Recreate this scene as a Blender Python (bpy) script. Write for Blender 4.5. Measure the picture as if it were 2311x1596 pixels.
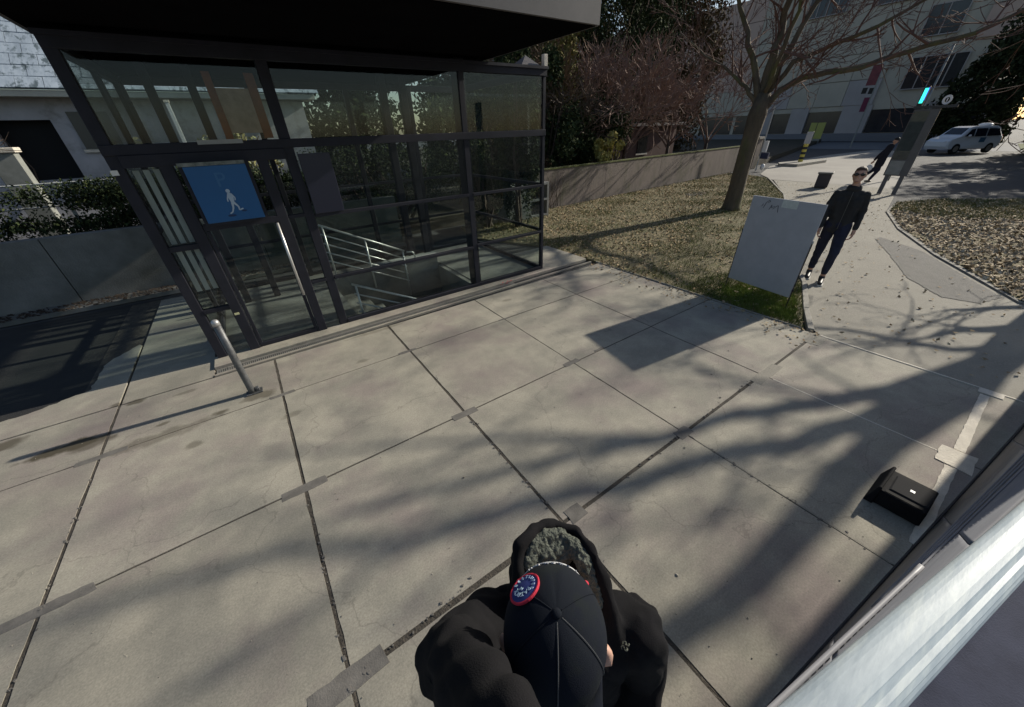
import bpy, bmesh, math, random
import numpy as np
from mathutils import Vector, Matrix, Euler
R = math.radians
random.seed(7)
scene = bpy.context.scene
for o in list(bpy.data.objects): bpy.data.objects.remove(o, do_unlink=True)
col = scene.collection

# ------------------------------------------------------------------ camera
cam_d = bpy.data.cameras.new('camera'); cam = bpy.data.objects.new('camera', cam_d); col.objects.link(cam)
pitch, roll, yaw = R(32.40735882), R(-2.03619551), R(34.10941272)
fw = Vector((math.sin(yaw)*math.cos(pitch), math.cos(yaw)*math.cos(pitch), -math.sin(pitch)))
rt = Vector((math.cos(yaw), -math.sin(yaw), 0)); up = rt.cross(fw)
cr, sr = math.cos(roll), math.sin(roll)
r2 = rt*cr + up*sr; u2 = up*cr - rt*sr
M = Matrix((r2, u2, -fw)).transposed().to_4x4(); M.translation = Vector((0, 0, 2.43))
cam.matrix_world = M
cam_d.sensor_width = 36; cam_d.lens = 793.35/2311*36; cam_d.clip_start = 0.03; cam_d.clip_end = 500
scene.camera = cam

# ------------------------------------------------------------------ light
SUN = Vector((3.1, -0.33, 1.5)).normalized()
w = bpy.data.worlds.new('World'); scene.world = w; w.use_nodes = True
nt = w.node_tree; bg = nt.nodes['Background']; sky = nt.nodes.new('ShaderNodeTexSky')
sky.sky_type = 'NISHITA'; sky.sun_disc = False; sky.sun_elevation = math.asin(SUN.z); sky.sun_rotation = math.atan2(SUN.x, SUN.y)
nt.links.new(sky.outputs[0], bg.inputs[0]); bg.inputs[1].default_value = 0.088
sd = bpy.data.lights.new('sun', 'SUN'); sd.energy = 5.0; sd.angle = R(0.75); sd.color = (1.0, 0.93, 0.80)
so = bpy.data.objects.new('sun', sd); col.objects.link(so); so.rotation_euler = SUN.to_track_quat('Z', 'Y').to_euler(); so.location = (20, -3, 12)
scene.view_settings.view_transform = 'Standard'; scene.view_settings.look = 'None'
scene.view_settings.gamma = 1; scene.view_settings.exposure = 0.14
scene.view_settings.use_curve_mapping = False
scene.render.engine = 'CYCLES'
scene.cycles.transparent_max_bounces = 24

# ------------------------------------------------------------------ materials
MATS = {}
def mat(name, c1, c2=None, scale=4, rough=0.8, metal=0, bump=0.0, bscale=60, detail=6, emit=None, ramp=(0.35, 0.65), spec=0.5, vec=(1, 1, 1), c3=None, s3=1.0, r3=(0.5, 0.7)):
    if name in MATS: return MATS[name]
    m = bpy.data.materials.new(name); m.use_nodes = True; n = m.node_tree.nodes; l = m.node_tree.links
    b = n['Principled BSDF']; b.inputs['Roughness'].default_value = rough; b.inputs['Metallic'].default_value = metal
    b.inputs['Specular IOR Level'].default_value = spec
    b.inputs['Base Color'].default_value = (*c1, 1)
    tc = n.new('ShaderNodeTexCoord'); mp = n.new('ShaderNodeMapping'); mp.inputs['Scale'].default_value = vec
    l.new(tc.outputs['Object'], mp.inputs[0])
    def mixc(a_sock, a_col, colr, sc, rm, det=detail):
        no = n.new('ShaderNodeTexNoise'); no.inputs['Scale'].default_value = sc; no.inputs['Detail'].default_value = det; no.inputs['Roughness'].default_value = 0.65
        l.new(mp.outputs[0], no.inputs[0])
        mr = n.new('ShaderNodeMapRange'); mr.inputs[1].default_value = rm[0]; mr.inputs[2].default_value = rm[1]; l.new(no.outputs[0], mr.inputs[0])
        mx = n.new('ShaderNodeMix'); mx.data_type = 'RGBA'; l.new(mr.outputs[0], mx.inputs[0])
        if a_sock: l.new(a_sock, mx.inputs[6])
        else: mx.inputs[6].default_value = (*a_col, 1)
        mx.inputs[7].default_value = (*colr, 1)
        return mx.outputs[2]
    s = None
    if c2: s = mixc(None, c1, c2, scale, ramp)
    if c3: s = mixc(s, c1, c3, s3, r3)
    if s: l.new(s, b.inputs['Base Color'])
    if bump:
        nb = n.new('ShaderNodeTexNoise'); nb.inputs['Scale'].default_value = bscale; nb.inputs['Detail'].default_value = 8; l.new(mp.outputs[0], nb.inputs[0])
        bp = n.new('ShaderNodeBump'); bp.inputs['Strength'].default_value = bump; bp.inputs['Distance'].default_value = 0.02; l.new(nb.outputs[0], bp.inputs['Height']); l.new(bp.outputs[0], b.inputs['Normal'])
    if emit: b.inputs['Emission Color'].default_value = (*emit[:3], 1); b.inputs['Emission Strength'].default_value = emit[3]
    MATS[name] = m; return m

def glass(name, tint=(0.78, 0.86, 0.82), refl=1.0, rough=0.02):
    m = bpy.data.materials.new(name); m.use_nodes = True; n = m.node_tree.nodes; l = m.node_tree.links
    for x in list(n): n.remove(x)
    out = n.new('ShaderNodeOutputMaterial'); tr = n.new('ShaderNodeBsdfTransparent'); tr.inputs[0].default_value = (*tint, 1)
    gl = n.new('ShaderNodeBsdfGlossy'); gl.inputs['Roughness'].default_value = rough; gl.inputs[0].default_value = (refl, refl, refl, 1)
    lw_ = n.new('ShaderNodeLayerWeight'); lw_.inputs[0].default_value = 0.5; pw = n.new('ShaderNodeMath'); pw.operation = 'POWER'; l.new(lw_.outputs['Facing'], pw.inputs[0]); pw.inputs[1].default_value = 5
    fr = n.new('ShaderNodeMath'); fr.operation = 'MULTIPLY_ADD'; l.new(pw.outputs[0], fr.inputs[0]); fr.inputs[1].default_value = 0.8; fr.inputs[2].default_value = 0.04
    mx = n.new('ShaderNodeMixShader'); l.new(fr.outputs[0], mx.inputs[0]); l.new(tr.outputs[0], mx.inputs[1]); l.new(gl.outputs[0], mx.inputs[2]); l.new(mx.outputs[0], out.inputs[0])
    return m

# ------------------------------------------------------------------ mesh helpers
def tag(o, label=None, cat=None, group=None, kind=None):
    if label: o['label'] = label
    if cat: o['category'] = cat
    if group: o['group'] = group
    if kind: o['kind'] = kind
    return o
def empty(name, loc=(0, 0, 0), rz=0, label=None, cat=None, group=None, kind=None):
    o = bpy.data.objects.new(name, None); col.objects.link(o); o.location = loc; o.rotation_euler.z = rz; o.empty_display_size = 0.2
    return tag(o, label, cat, group, kind)
class MB:
    def __init__(s): s.v = []; s.f = []
    def add(s, vs, fs):
        b = len(s.v); s.v += [tuple(v) for v in vs]; s.f += [tuple(i+b for i in f) for f in fs]; return s
    def box(s, x0, x1, y0, y1, z0, z1):
        return s.add([(x0,y0,z0),(x1,y0,z0),(x1,y1,z0),(x0,y1,z0),(x0,y0,z1),(x1,y0,z1),(x1,y1,z1),(x0,y1,z1)],
                     [(0,3,2,1),(4,5,6,7),(0,1,5,4),(1,2,6,5),(2,3,7,6),(3,0,4,7)])
    def prism(s, poly, z0, z1):
        n = len(poly)
        return s.add([(p[0], p[1], z0) for p in poly]+[(p[0], p[1], z1) for p in poly],
                     [tuple(range(n-1, -1, -1)), tuple(range(n, 2*n))]+[(i, (i+1) % n, n+(i+1) % n, n+i) for i in range(n)])
    def sheet(s, poly, z):
        return s.add([(p[0], p[1], z) for p in poly], [tuple(range(len(poly)))])
    def tube(s, p0, p1, r0, r1=None, n=8, cap=True):
        r1 = r0 if r1 is None else r1; p0 = Vector(p0); p1 = Vector(p1); d = (p1-p0)
        if d.length < 1e-6: return s
        d.normalize(); a = d.orthogonal().normalized(); b = d.cross(a)
        vs = [p0+(a*math.cos(2*math.pi*i/n)+b*math.sin(2*math.pi*i/n))*r0 for i in range(n)]+[p1+(a*math.cos(2*math.pi*i/n)+b*math.sin(2*math.pi*i/n))*r1 for i in range(n)]
        fs = [(i, (i+1) % n, n+(i+1) % n, n+i) for i in range(n)]
        if cap: fs += [tuple(range(n-1, -1, -1)), tuple(range(n, 2*n))]
        return s.add(vs, fs)
    def path(s, pts, rs, n=8, cap=True):
        pts = [Vector(p) for p in pts]; k = len(pts); rings = []
        ref = None; vs = []; fs = []
        for i, p in enumerate(pts):
            d = (pts[min(i+1, k-1)]-pts[max(i-1, 0)])
            d = d.normalized() if d.length > 1e-7 else Vector((0, 0, 1))
            if ref is None: ref = d.orthogonal().normalized()
            a = (ref-d*ref.dot(d))
            a = a.normalized() if a.length > 1e-5 else d.orthogonal().normalized()
            ref = a; b = d.cross(a); r = rs[i] if hasattr(rs, '__len__') else rs
            vs += [p+(a*math.cos(2*math.pi*j/n)+b*math.sin(2*math.pi*j/n))*r for j in range(n)]
            if i: fs += [((i-1)*n+j, (i-1)*n+(j+1) % n, i*n+(j+1) % n, i*n+j) for j in range(n)]
        if cap: fs += [tuple(range(n-1, -1, -1)), tuple(range((k-1)*n, k*n))]
        return s.add(vs, fs)
    def ell(s, c, r, rot=None, nu=12, nv=8):
        c = Vector(c); vs = []; fs = []
        for i in range(nv+1):
            t = math.pi*i/nv
            for j in range(nu):
                a = 2*math.pi*j/nu; p = Vector((r[0]*math.sin(t)*math.cos(a), r[1]*math.sin(t)*math.sin(a), r[2]*math.cos(t)))
                if rot: p = rot @ p
                vs.append(c+p)
        for i in range(nv):
            for j in range(nu): fs.append((i*nu+j, (i+1)*nu+j, (i+1)*nu+(j+1) % nu, i*nu+(j+1) % nu))
        return s.add(vs, fs)
    def build(s, name, material, parent=None, loc=(0, 0, 0), rz=0, smooth=False, bevel=0, world=False):
        me = bpy.data.meshes.new(name); me.from_pydata(s.v, [], s.f); me.update()
        if smooth: me.polygons.foreach_set('use_smooth', [True]*len(me.polygons))
        if bevel:
            bm = bmesh.new(); bm.from_mesh(me); bmesh.ops.bevel(bm, geom=list(bm.edges), offset=bevel, segments=1, affect='EDGES', clamp_overlap=True); bm.to_mesh(me); bm.free()
        if material: me.materials.append(material)
        o = bpy.data.objects.new(name, me); col.objects.link(o); o.location = loc; o.rotation_euler.z = rz
        if parent: o.parent = parent
        return o
def inst(o, loc=None, parent=None, rot=None, scale=None):
    c = o.copy(); col.objects.link(c)
    if loc is not None: c.location = loc
    if rot is not None: c.rotation_euler = rot
    if scale is not None: c.scale = scale
    if parent: c.parent = parent
    return c
def copy_tree(o, parent=None):
    c = o.copy(); col.objects.link(c)
    if parent: c.parent = parent
    for ch in list(o.children): copy_tree(ch, c)
    return c
ICO = {}
def ico(sub):
    if sub not in ICO:
        bm = bmesh.new(); bmesh.ops.create_icosphere(bm, subdivisions=sub, radius=1)
        ICO[sub] = ([v.co.copy() for v in bm.verts], [tuple(v.index for v in f.verts) for f in bm.faces]); bm.free()
    return ICO[sub]
def blob(name, chains, ells, material, parent, voxel=0.01, smooth=4, noise=0, nscale=0.1, wrinkle=None, cut=None):
    """continuous surface grown round tapered chains and ellipsoids (voxel remesh + smooth)"""
    vs = []; fs = []; iv, if_ = ico(2)
    def ball(c, r, rot=None):
        b = len(vs)
        for v in iv:
            p = Vector((v.x*r[0], v.y*r[1], v.z*r[2]))
            if rot: p = rot @ p
            vs.append(tuple(Vector(c)+p))
        fs.extend(tuple(i+b for i in f) for f in if_)
    for ch in chains:   # [(p, r), ...]
        for (p0, r0), (p1, r1) in zip(ch[:-1], ch[1:]):
            p0 = Vector(p0); p1 = Vector(p1); k = max(2, int((p1-p0).length/(min(r0, r1)*0.35))+1)
            for i in range(k+1):
                t = i/k; r = r0+(r1-r0)*t; ball(p0.lerp(p1, t), (r, r, r))
    for e in ells: ball(e[0], e[1], e[2] if len(e) > 2 else None)
    me = bpy.data.meshes.new(name+'_src'); me.from_pydata(vs, [], fs)
    o = bpy.data.objects.new(name, me); col.objects.link(o)
    m = o.modifiers.new('r', 'REMESH'); m.mode = 'VOXEL'; m.voxel_size = voxel; m.use_smooth_shade = True
    m = o.modifiers.new('s', 'SMOOTH'); m.factor = 0.5; m.iterations = smooth
    if noise:
        tx = bpy.data.textures.new(name, 'CLOUDS'); tx.noise_scale = nscale; tx.noise_depth = 2
        m = o.modifiers.new('d', 'DISPLACE'); m.texture = tx; m.strength = noise; m.mid_level = 0.5; m.texture_coords = 'LOCAL'
    dg = bpy.context.evaluated_depsgraph_get(); dg.update()
    nm = bpy.data.meshes.new_from_object(o.evaluated_get(dg)); nm.name = name
    bpy.data.objects.remove(o, do_unlink=True)
    if wrinkle:
        for v in nm.vertices: v.co = v.co + v.normal*wrinkle(v.co)
    nm.polygons.foreach_set('use_smooth', [True]*len(nm.polygons))
    nm.materials.clear(); nm.materials.append(material)
    o = bpy.data.objects.new(name, nm); col.objects.link(o)
    if parent: o.parent = parent
    return o
def text(name, s, size, material, parent=None, mw=None, depth=0.001):
    cu = bpy.data.curves.new(name, 'FONT'); cu.body = s; cu.size = size; cu.align_x = 'CENTER'; cu.align_y = 'CENTER'; cu.extrude = depth
    o = bpy.data.objects.new(name, cu); col.objects.link(o)
    dg = bpy.context.evaluated_depsgraph_get(); dg.update()
    me = bpy.data.meshes.new_from_object(o.evaluated_get(dg)); bpy.data.objects.remove(o, do_unlink=True)
    me.materials.clear(); me.materials.append(material)
    o = bpy.data.objects.new(name, me); col.objects.link(o)
    if parent: o.parent = parent
    if mw is not None: o.matrix_local = mw
    return o
def frame3(origin, xdir, ydir):
    x = Vector(xdir).normalized(); z = x.cross(Vector(ydir)).normalized(); y = z.cross(x)
    m = Matrix((x, y, z)).transposed().to_4x4(); m.translation = Vector(origin); return m

# ------------------------------------------------------------------ common materials
def slab_material():
    m = mat('paving_concrete', (0.385, 0.355, 0.29), (0.29, 0.272, 0.225), scale=2.6, rough=0.9, bump=0.10, bscale=220, c3=(0.265, 0.225, 0.205), s3=0.8, r3=(0.48, 0.66), ramp=(.38, .62))
    n = m.node_tree.nodes; l = m.node_tree.links; b = n['Principled BSDF']
    geo = n.new('ShaderNodeNewGeometry')
    src = b.inputs['Base Color'].links[0].from_socket
    # fine speckle
    vo = n.new('ShaderNodeTexNoise'); vo.inputs['Scale'].default_value = 90; vo.inputs['Detail'].default_value = 3; l.new(geo.outputs['Position'], vo.inputs[0])
    mr = n.new('ShaderNodeMapRange'); mr.inputs[1].default_value = 0.3; mr.inputs[2].default_value = 0.7; mr.inputs[3].default_value = 0.82; mr.inputs[4].default_value = 1.12; l.new(vo.outputs[0], mr.inputs[0])
    mx = n.new('ShaderNodeMix'); mx.data_type = 'RGBA'; mx.blend_type = 'MULTIPLY'; mx.inputs[0].default_value = 1; l.new(src, mx.inputs[6]); l.new(mr.outputs[0], mx.inputs[7])
    cur = mx.outputs[2]
    oi = n.new('ShaderNodeObjectInfo'); mr = n.new('ShaderNodeMapRange'); mr.inputs[3].default_value = 0.90; mr.inputs[4].default_value = 1.07; l.new(oi.outputs['Random'], mr.inputs[0])
    mx = n.new('ShaderNodeMix'); mx.data_type = 'RGBA'; mx.blend_type = 'MULTIPLY'; mx.inputs[0].default_value = 1; l.new(cur, mx.inputs[6]); l.new(mr.outputs[0], mx.inputs[7]); cur = mx.outputs[2]
    # hairline cracks
    vr = n.new('ShaderNodeTexVoronoi'); vr.feature = 'DISTANCE_TO_EDGE'; vr.inputs['Scale'].default_value = 0.55
    nd_ = n.new('ShaderNodeTexNoise'); nd_.inputs['Scale'].default_value = 3.0; nd_.inputs['Detail'].default_value = 6; l.new(geo.outputs['Position'], nd_.inputs[0])
    va = n.new('ShaderNodeVectorMath'); va.operation = 'MULTIPLY_ADD'; l.new(nd_.outputs['Color'], va.inputs[0]); va.inputs[1].default_value = (.5, .5, .5); l.new(geo.outputs['Position'], va.inputs[2]); l.new(va.outputs[0], vr.inputs['Vector'])
    mr = n.new('ShaderNodeMapRange'); mr.inputs[1].default_value = 0.0; mr.inputs[2].default_value = 0.004; mr.inputs[3].default_value = 0.35; mr.inputs[4].default_value = 0; l.new(vr.outputs['Distance'], mr.inputs[0])
    mx = n.new('ShaderNodeMix'); mx.data_type = 'RGBA'; l.new(mr.outputs[0], mx.inputs[0]); l.new(cur, mx.inputs[6]); mx.inputs[7].default_value = (0.10, 0.09, 0.075, 1); cur = mx.outputs[2]
    # shaped damp stains
    dn = n.new('ShaderNodeTexNoise'); dn.inputs['Scale'].default_value = 7; dn.inputs['Detail'].default_value = 5; l.new(geo.outputs['Position'], dn.inputs[0])
    for (x, y, sx, sy, k) in ((-2.16, 4.42, 0.20, 0.055, 0.75), (-2.0, 4.32, 0.10, 0.05, 0.5), (-1.74, 4.93, 0.06, 0.035, 0.6), (-1.92, 4.99, 0.04, 0.03, 0.5), (-2.72, 4.83, 0.12, 0.06, 0.6), (-0.95, 4.12, 0.05, 0.03, 0.6), (-1.17, 3.7, 0.055, 0.035, 0.4), (-1.45, 4.27, 0.04, 0.02, 0.5), (-0.6, 4.2, 0.1, 0.06, 0.5), (-0.35, 3.6, 0.06, 0.03, 0.3), (0.9, 4.9, 0.25, 0.03, 0.3), (-1.3, 4.8, 0.07, 0.02, .35), (0.55, 4.2, .05, .03, .3), (3.05, 4.6, .06, .03, .3), (-1.5, 4.05, .3, .06, .35)):
        sb = n.new('ShaderNodeVectorMath'); sb.operation = 'SUBTRACT'; l.new(geo.outputs['Position'], sb.inputs[0]); sb.inputs[1].default_value = (x, y, 0)
        ms = n.new('ShaderNodeVectorMath'); ms.operation = 'MULTIPLY'; l.new(sb.outputs[0], ms.inputs[0]); ms.inputs[1].default_value = (0.8/sx, 0.8/sy, 0)
        le = n.new('ShaderNodeVectorMath'); le.operation = 'LENGTH'; l.new(ms.outputs[0], le.inputs[0])
        ad = n.new('ShaderNodeMath'); ad.operation = 'MULTIPLY_ADD'; l.new(dn.outputs[0], ad.inputs[0]); ad.inputs[1].default_value = 2.6; l.new(le.outputs['Value'], ad.inputs[2])
        mr = n.new('ShaderNodeMapRange'); mr.inputs[1].default_value = 2.75; mr.inputs[2].default_value = 2.05; mr.inputs[3].default_value = 0; mr.inputs[4].default_value = min(1, k*1.35); l.new(ad.outputs[0], mr.inputs[0])
        mx = n.new('ShaderNodeMix'); mx.data_type = 'RGBA'; l.new(mr.outputs[0], mx.inputs[0]); l.new(cur, mx.inputs[6]); mx.inputs[7].default_value = (0.075, 0.062, 0.04, 1); cur = mx.outputs[2]
    l.new(cur, b.inputs['Base Color'])
    # noise in world space so slabs differ
    for nd in n:
        if nd.bl_idname == 'ShaderNodeMapping': l.new(geo.outputs['Position'], nd.inputs[0])
    return m
SLAB = slab_material()
JOINT = mat('joint_filler', (0.05, 0.044, 0.036), (0.10, 0.085, 0.068), scale=14, rough=0.95, bump=0.6, bscale=80)
PATCH = mat('patch_mortar', (0.185, 0.172, 0.155), (0.12, 0.112, 0.102), scale=9, rough=0.9, bump=0.2, bscale=120)
KGRIT = mat('grit', (0.45, 0.42, 0.36), (0.12, 0.10, 0.08), scale=3, rough=0.9)
PALE = mat('pale_mortar', (0.74, 0.68, 0.58), (0.60, 0.55, 0.47), scale=12, rough=0.9, bump=0.4, bscale=70)
ASPH = mat('asphalt', (0.055, 0.056, 0.06), (0.038, 0.039, 0.043), scale=3, rough=0.85, bump=0.6, bscale=160, c3=(0.075, 0.075, 0.078), s3=0.4)
PATH = mat('path_asphalt', (0.30, 0.278, 0.232), (0.245, 0.226, 0.19), scale=1.3, rough=0.9, bump=0.4, bscale=160, c3=(0.315, 0.295, 0.25), s3=60, r3=(0.5, 0.6))
PATHD = mat('path_repair', (0.185, 0.175, 0.16), (0.15, 0.143, 0.13), scale=5, rough=0.9, bump=0.5, bscale=160)
PLAZA = mat('plaza_concrete', (0.33, 0.31, 0.275), (0.27, 0.25, 0.225), scale=0.5, rough=0.9, bump=0.2, bscale=60)
STEEL = mat('charcoal_steel', (0.022, 0.023, 0.030), (0.028, 0.029, 0.040), scale=5, rough=0.6, bump=0.05, bscale=30, spec=0.2)
STAIN = mat('brushed_steel', (0.75, 0.75, 0.74), rough=0.35, metal=0.5, c2=(0.62, 0.62, 0.61), scale=8)
BLACKROOF = mat('black_soffit', (0.006, 0.006, 0.007), (0.008, 0.008, 0.009), scale=2, rough=1.0, spec=0.0)
FASC = mat('roof_fascia', (0.115, 0.105, 0.105), (0.085, 0.08, 0.08), scale=3, rough=0.6)
CONC = mat('grey_concrete', (0.25, 0.25, 0.235), (0.18, 0.18, 0.17), scale=2, rough=0.9, bump=0.4, bscale=40, c3=(0.10, 0.10, 0.085), s3=0.8, r3=(0.45, 0.75))  # grey concrete with darker mottling
GLASS = glass('thin_glass', (0.89, 0.925, 0.91), 0.55)

# ------------------------------------------------------------------ ground
HX0, HX1, HY0, HY1 = 0.85, 2.95, 5.55, 7.1       # stair opening
g = MB(); B = 260
for poly in ([(-B,-B),(B,-B),(B,HY0),(-B,HY0)], [(-B,HY1),(B,HY1),(B,B),(-B,B)], [(-B,HY0),(HX0,HY0),(HX0,HY1),(-B,HY1)], [(HX1,HY0),(B,HY0),(B,HY1),(HX1,HY1)]):
    g.sheet(poly, -0.035)
tag(g.build('ground', ASPH), kind='structure')

# pavement: concrete slabs with recessed joints
pav = empty('pavement', kind='structure')
gj = MB().sheet([(-8, -2.2), (5.66, -2.2), (5.66, 4.96), (-8, 4.96)], -0.0035); gj.sheet([(-2.3, 4.96), (-1.02, 4.96), (-1.02, 8.7), (-2.3, 8.7)], -0.022)
tag(gj.build('joint_filler', JOINT, pav), kind='stuff')
XJ = [-7.88, -6.38, -4.88, -3.38, -1.885, -0.385, 1.115, 2.62, 4.135, 5.655]
YJ = [-1.95, -0.45, 1.055, 2.535, 4.05, 4.955]
rnd = random.Random(3)
def slab(x0, x1, y0, y1, g_l=0.011, g_r=0.011, g_b=0.011, g_t=0.011, dz=0):
    # slightly ragged outline
    pts = []
    def edge(a, b, n, amp):
        for i in range(n):
            t = i/n; p = [a[0]+(b[0]-a[0])*t, a[1]+(b[1]-a[1])*t]
            k = amp*(rnd.random()**3)
            dx, dy = b[0]-a[0], b[1]-a[1]; L = math.hypot(dx, dy); p[0] += -dy/L*k; p[1] += dx/L*k
            pts.append(p)
    X0, X1, Y0, Y1 = x0+g_l, x1-g_r, y0+g_b, y1-g_t
    edge((X0, Y0), (X1, Y0), 14, 0.004); edge((X1, Y0), (X1, Y1), 14, 0.006); edge((X1, Y1), (X0, Y1), 14, 0.004); edge((X0, Y1), (X0, Y0), 14, 0.006)
    return MB().prism(pts, -0.03, dz).build('slab', SLAB, pav)
for i in range(len(XJ)-1):
    for j in range(len(YJ)-1):
        gl = 0.012 if XJ[i] < 2 else 0.006; gr = 0.012 if XJ[i+1] < 2 else 0.006
        gb = 0.007; gt = 0.007
        if abs(YJ[j]-1.055) < 0.01 and XJ[i] > 0: gb = 0.014
        if abs(YJ[j+1]-1.055) < 0.01 and XJ[i] > 0: gt = 0.014
        if abs(YJ[j]-1.055) < 0.01 and XJ[i] < 0: gb = 0.03; 
        if XJ[i+1] <= -3.3 and YJ[j] > 4.0: continue
        slab(XJ[i], XJ[i+1], YJ[j], YJ[j+1], gl, gr, gb, gt, rnd.uniform(-0.0015, 0.0015))
# slabs running left of the glass pavilion as far as the ragged asphalt edge
def rag(pts, amp, seed):
    rr = random.Random(seed); out = []
    for a, b in zip(pts[:-1], pts[1:]):
        n = max(2, int(math.hypot(b[0]-a[0], b[1]-a[1])/0.05))
        for i in range(n):
            t = i/n; out.append((a[0]+(b[0]-a[0])*t+rr.uniform(-amp, amp), a[1]+(b[1]-a[1])*t+rr.uniform(-amp, amp)))
    return out
MB().prism([(-1.872, 4.97), (-1.03, 4.97), (-1.03, 8.6), (-1.872, 8.6)], -0.03, -0.001).build('slab', SLAB, pav)
MB().prism([(-4.9, 4.97), (-1.90, 4.97), (-1.90, 6.6)]+rag([(-1.95, 6.62), (-2.2, 6.3), (-2.22, 6.0), (-2.25, 5.55), (-2.6, 5.42), (-3.0, 5.36), (-3.6, 5.3), (-4.9, 5.2)], 0.022, 2), -0.03, 0.0).build('slab', SLAB, pav)
# mortar patches at the joint crossings
for (x, y, L, W, m_) in ((-1.87, 4.05, 0.36, 0.07, PATCH), (-0.385, 4.05, 0.25, 0.05, PATCH), (1.09, 4.06, 0.24, 0.05, PATCH), (2.62, 4.05, 0.2, 0.03, PATCH),
                     (-1.93, 2.53, 0.62, 0.085, PATCH), (-0.385, 2.53, 0.34, 0.085, PATCH), (1.105, 2.53, 0.27, 0.085, PATCH), (2.6, 2.55, 0.24, 0.07, PATCH), (3.1, 2.56, 0.16, 0.03, PATCH),
                     (-1.9, 1.06, 0.42, 0.14, PATCH), (-0.39, 1.06, 0.40, 0.12, PATCH), (1.24, 1.06, 0.14, 0.12, PATCH), (2.62, 1.06, 0.18, 0.10, PATCH), (4.2, 1.03, 0.55, 0.12, PATH), (5.5, 1.0, 0.36, 0.17, PATH)):
    r_ = random.Random(int(x*100+y*10)); px = L/2; py = W/2
    MB().prism(rag([(x-px, y-py), (x+px, y-py*r_.uniform(.8, 1)), (x+px*r_.uniform(.9, 1), y+py), (x-px, y+py), (x-px, y-py)], 0.0055, int(x*37+y*11) % 97), -0.02, 0.0022).build('joint_patch', m_, pav)
# mortar joint and square patches at the right, bright glare painted pale; pale thin joints
MB().prism(rag([(2.9, -0.485), (3.98, -0.485), (3.98, -0.415), (2.9, -0.42), (2.9, -.485)], 0.003, 9), -0.02, 0.005).build('joint_patch', PALE, pav)
MB().prism(rag([(4.27, -0.49), (5.5, -0.485), (5.5, -0.42), (4.27, -0.42), (4.27, -.49)], 0.003, 19), -0.02, 0.005).build('joint_patch', PALE, pav)
MB().prism(rag([(3.98, -0.56), (4.27, -0.56), (4.25, -0.35), (4.0, -0.35), (3.98, -.56)], 0.006, 4), -0.02, 0.007).build('joint_patch', PALE, pav)
MB().prism([(5.53, -0.57), (5.64, -0.57), (5.64, -0.4), (5.53, -0.4)], -0.02, 0.007).build('joint_patch', PALE, pav)
MB().prism([(4.13, -0.35), (4.144, -0.35), (4.144, 0.94), (4.13, 0.94)], -0.02, 0.003).build('joint_strip', PALE, pav)
MB().prism([(2.618, -0.4), (2.632, -0.4), (2.632, 0.95), (2.618, 0.95)], -0.02, 0.002).build('joint_strip', PATH, pav)
MB().prism([(5.63, -1.9), (5.652, -1.9), (5.652, 1.0), (5.63, 1.0)], -0.02, 0.006).build('joint_strip', PALE, pav)
# crumbled mortar beside the nearest joints
cr_ = MB(); rr = random.Random(5)
for k in range(230):
    t = rr.random(); a = rr.choice([((-0.7, 1.0), (0.4, 1.12)), ((1.3, 1.05), (4.4, 1.07)), ((-1.88, 1.1), (-1.88, 4.0)), ((-0.385, 0.4), (-0.385, 2.4)), ((2.62, -0.3), (2.62, 1.0)), ((1.11, 1.2), (1.11, 2.4))])
    x = a[0][0]+(a[1][0]-a[0][0])*t+rr.gauss(0, 0.012); y = a[0][1]+(a[1][1]-a[0][1])*t+rr.gauss(0, 0.012); s = rr.uniform(0.003, 0.011)
    cr_.prism([(x+s*math.cos(q+rr.random()), y+s*math.sin(q+rr.random())) for q in (0, 1.6, 3.1, 4.6)], -0.005, s*0.5)
tag(cr_.build('mortar_crumbs', PATCH, pav), kind='stuff')
gt_ = MB(); rr = random.Random(15)
for k in range(1400):
    x = rr.uniform(-3, 5.6); y = rr.uniform(-.4, 4.9); q0 = rr.uniform(0, 6); s_ = rr.uniform(.0015, .005)*(2.2 if k < 40 else 1)
    gt_.add([(x+s_*math.cos(q0+q)*rr.uniform(.6, 1.4), y+s_*math.sin(q0+q)*rr.uniform(.6, 1.4), .0022) for q in (0, 1.5, 3.1, 4.6)]+[(x, y, .0022+s_*.7)], [(0, 1, 4), (1, 2, 4), (2, 3, 4), (3, 0, 4)])
tag(gt_.build('loose_grit', KGRIT, pav), kind='stuff')

tag(MB().sheet(rag([(-14, 8.85), (-14, 4.4), (-4.9, 4.97), (-3.6, 5.1), (-2.3, 5.2), (-1.9, 5.6), (-1.86, 8.85)], 0.002, 3), -0.029).build('access_road', mat('dark_asphalt', (0.030, 0.029, 0.028), (0.02, 0.02, 0.021), scale=2, rough=0.9, bump=0.5, bscale=120)), kind='structure')
# ground behind the barrier, its bluish shade put into the asphalt colour
tag(MB().sheet([(-6, 0.60), (0.2, -0.13), (1.28, -0.29), (5.16, -0.76), (5.64, -0.83), (5.64, -12), (-6, -12)], 0.010).build('road', mat('shade_tinted_asphalt', (0.055, 0.062, 0.10), (0.038, 0.043, 0.072), scale=4, rough=0.95, bump=0.25, bscale=120)), kind='structure')

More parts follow.
